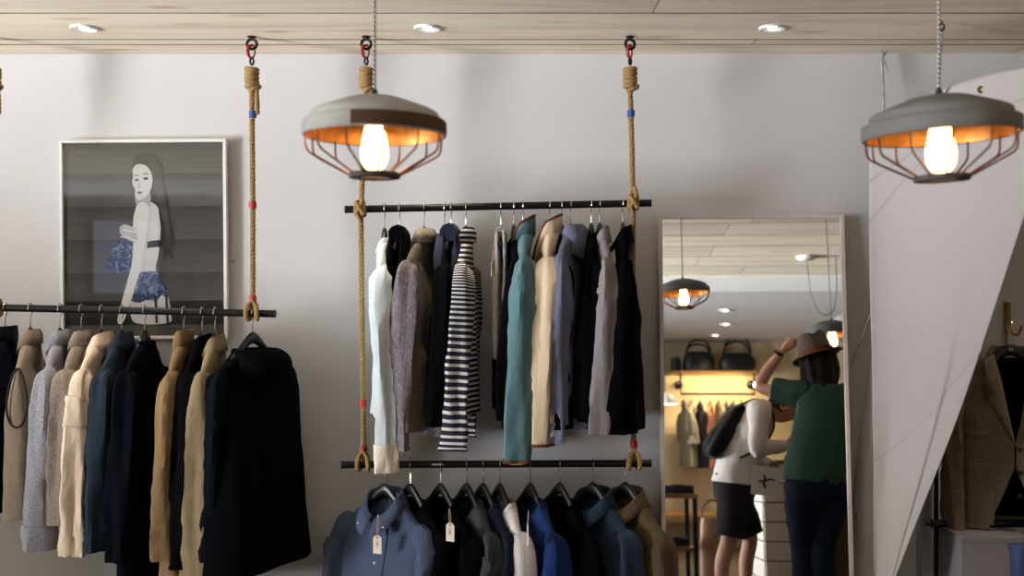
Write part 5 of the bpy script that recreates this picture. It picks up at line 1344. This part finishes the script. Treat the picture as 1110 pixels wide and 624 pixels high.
for sd, k in ((1, 'l'), (-1, 'r')):
    s_, e_, f_, w_ = (Vector(B[n_ + k][0]) for n_ in ('sh', 'el', 'fm', 'wr'))
    rr = limb([s_ + Vector((0, -sd * .05, .0)), s_, s_.lerp(e_, .5), e_, f_, w_], [(.075, .08), (.076, .08), (.064, .066), (.058, .058), (.05, .05), (.038, .038)], 24, 34, .008, 16 + sd, ref=(1, .3, .2)); MB().loft(rr).build('sleeve', wh_, P2, solid=.003)
so = fabric('charcoal shorts', (48, 44, 48), (36, 33, 37))
rr = limb([(.03, 0, .95), (.03, 0, .88), (.033, 0, .80), (.035, 0, .77)], [(.128, .172), (.136, .18), (.134, .182), (.12, .17)], 40, 12, .004, 18); MB().loft(rr).build('shorts_seat', so, P2, solid=.003)
for sd, hx_, kx in ((1, .02, -.025), (-1, .05, .142)):
    rr = limb([(hx_, sd * .09, .88), (hx_, sd * .095, .78), ((hx_ + kx) / 2, sd * .105, .66), (kx, sd * .11, .535)], [(.125, .095), (.12, .098), (.104, .098), (.100, .098)], 28, 22, .008, 19 + sd); MB().loft(rr).build('shorts_leg', so, P2, solid=.003)
    ax = -.09 if sd > 0 else .10
    MB().loft([[(ax + .055 + l * math.cos(q), sd * .12 + w * math.sin(q), z) for q in [2 * PI * k / 28 for k in range(28)]] for w, l, z in ((.047, .145, 0), (.05, .148, .022), (.046, .14, .045), (.038, .10, .07), (.036, .055, .10))], True, True, True).build('shoe', plain('grey shoe', (70, 66, 64), .6), P2)
ob = P2.location
# backpack on their back
bpk = thing('backpack', 'black backpack on the back of the person in the white top', 'backpack', ob + Vector((.035, 0, 1.205)), rot=(0, .60, 0))
bm_ = fabric('black nylon pack', (16, 16, 18), (11, 11, 13), 300, .6)
MB().loft([[(-.03 + w * .5 * sgnpow(math.cos(q), .6) - .03, .15 * k * sgnpow(math.sin(q), .6), z) for q in [2 * PI * i / 36 for i in range(36)]] for w, k, z in ((.08, .8, -.21), (.12, .98, -.18), (.14, 1.0, -.05), (.13, 1.0, .08), (.10, .9, .16), (.05, .6, .20))], True, True, True).build('pack', bm_, bpk)
MB().loft([[(-.115 + w * .5 * sgnpow(math.cos(q), .6), .11 * k * sgnpow(math.sin(q), .6), z) for q in [2 * PI * i / 28 for i in range(28)]] for w, k, z in ((.02, .8, -.17), (.045, 1, -.15), (.045, 1, -.03), (.02, .8, .0))], True, True, True).build('front_pocket', bm_, bpk)
for sd in (-1, 1):
    R_ = Matrix.Rotation(-.60, 3, 'Y'); o_ = Vector((.035, 0, 1.205))
    pts = [R_ @ (Vector(p) - o_) for p in ((.05, sd * .10, 1.375), (.12, sd * .12, 1.425), (.20, sd * .135, 1.435), (.275, sd * .14, 1.365), (.285, sd * .15, 1.25), (.20, sd * .18, 1.13), (.05, sd * .17, 1.05))]
    rows = catmull(pts, 30); m = MB(); rr = []
    for i, q in enumerate(rows):
        t_ = (Vector(rows[min(i + 1, 29)]) - Vector(rows[max(i - 1, 0)])).normalized(); a_ = Vector((0, 1, 0)); a_ = (a_ - t_ * a_.dot(t_)).normalized(); n_ = t_.cross(a_)
        rr.append([Vector(q) + a_ * .028 * math.cos(2 * PI * k / 10) + n_ * .007 * math.sin(2 * PI * k / 10) for k in range(10)])
    m.loft(rr, True, True, True).build('shoulder_strap', bm_, bpk)
# leaflet and a small black gadget in the hands
lf = thing('leaflet', 'white leaflet held by the person in the white top', 'leaflet', ob + Vector((.20, .235, .90)), rot=(0, .12, .05))
MB().box((0, 0, 0), (.175, .002, .19)).build('sheet', plain('white paper', (222, 216, 210), .7), lf, smooth=False)
MB().tube([(-.01, .0022, .035), (.0, .0022, .01), (-.012, .0022, -.012), (.004, .0022, -.045)], .007, 6).tube([(-.045, .0022, -.004), (-.005, .0022, .0), (.03, .0022, .016), (.06, .0022, .012)], .005, 6).build('printed_mark', plain('print black', (24, 24, 26), .8), lf)
# ------------------------------------------------------------------ light
def area(name, loc, target, w, h, power, col, spread=PI):
    l = bpy.data.lights.new(name, 'AREA'); l.shape = 'RECTANGLE'; l.size, l.size_y = w, h; l.energy = power; l.color = col; l.spread = spread
    o = bpy.data.objects.new(name, l); COL.objects.link(o); o.location = loc
    o.rotation_euler = (Vector(target) - Vector(loc)).to_track_quat('-Z', 'Z').to_euler(); o['kind'] = 'helper'; return o
def spot(name, loc, target, power, col, ang=1.2, blend=.6, r=.03):
    l = bpy.data.lights.new(name, 'SPOT'); l.energy = power; l.color = col; l.spot_size = ang; l.spot_blend = blend; l.shadow_soft_size = r
    o = bpy.data.objects.new(name, l); COL.objects.link(o); o.location = loc
    o.rotation_euler = (Vector(target) - Vector(loc)).to_track_quat('-Z', 'Y').to_euler(); o['kind'] = 'helper'; return o
# daylight through the shop window on the left
area('window_daylight', (XL + .12, .3, 1.8), (0, 3.3, 4.5), 5.4, 1.5, 370, (.95, .97, 1.0), D2(78))
area('window_daylight', (XL + .12, .0, 1.9), (3.0, -.9, 3.1), 4.4, 1.4, 360, (.88, .94, 1.0), D2(48))
# recessed spots
for px in (91, 463, 837, 1210, -282):
    p = at(px, 30, 3.955); spot('downlight_beam', (p.x, p.y, CEIL - .02), (p.x + .02, p.y - .26, 0), 44, (1, .84, .66), 1.0, .9)
for px, py in ((786, 336), (787, 351), (775.5, 363)):
    p = seen_z(px, py, LOW); spot('downlight_beam', (p.x, p.y, LOW - .02), (p.x, p.y, 0), 85, (1, .80, .52), 2.0, .8)
spot('shelf_lamp_beam', (lp.x - .05, lp.y, lp.z - .04), (lp.x - .5, YB, lp.z - .1), 16, (1, .78, .45), 2.4, .9, .04)
for x in (xs0 + .3, (xs0 + xs1) / 2, xs1 - .3):
    l = area('under_shelf_strip', (x, YB + .22, zs - .05), (x, YB + .05, zs - .8), .5, .03, 9, (1, .76, .42))
w = bpy.data.worlds.new('sky'); SC.world = w; w.use_nodes = True
w.node_tree.nodes['Background'].inputs[0].default_value = (.75, .85, 1, 1); w.node_tree.nodes['Background'].inputs[1].default_value = .5
# ------------------------------------------------------------------ camera
cam = bpy.data.cameras.new('camera'); cam.sensor_width = 36; cam.lens = F / 1110 * 36
cam.dof.use_dof = True; cam.dof.focus_distance = 4.0; cam.dof.aperture_fstop = 2.2
co = bpy.data.objects.new('camera', cam); COL.objects.link(co); co.location = (0, 0, EYE); co.rotation_euler = (PI / 2, 0, 0)
SC.camera = co
vs_ = SC.view_settings
vs_.view_transform = 'Standard'; vs_.look = 'None'; vs_.exposure = 0; vs_.gamma = 1; vs_.use_curve_mapping = False
SC.cycles.max_bounces = 8; SC.cycles.use_denoising = True; SC.cycles.sample_clamp_indirect = 6
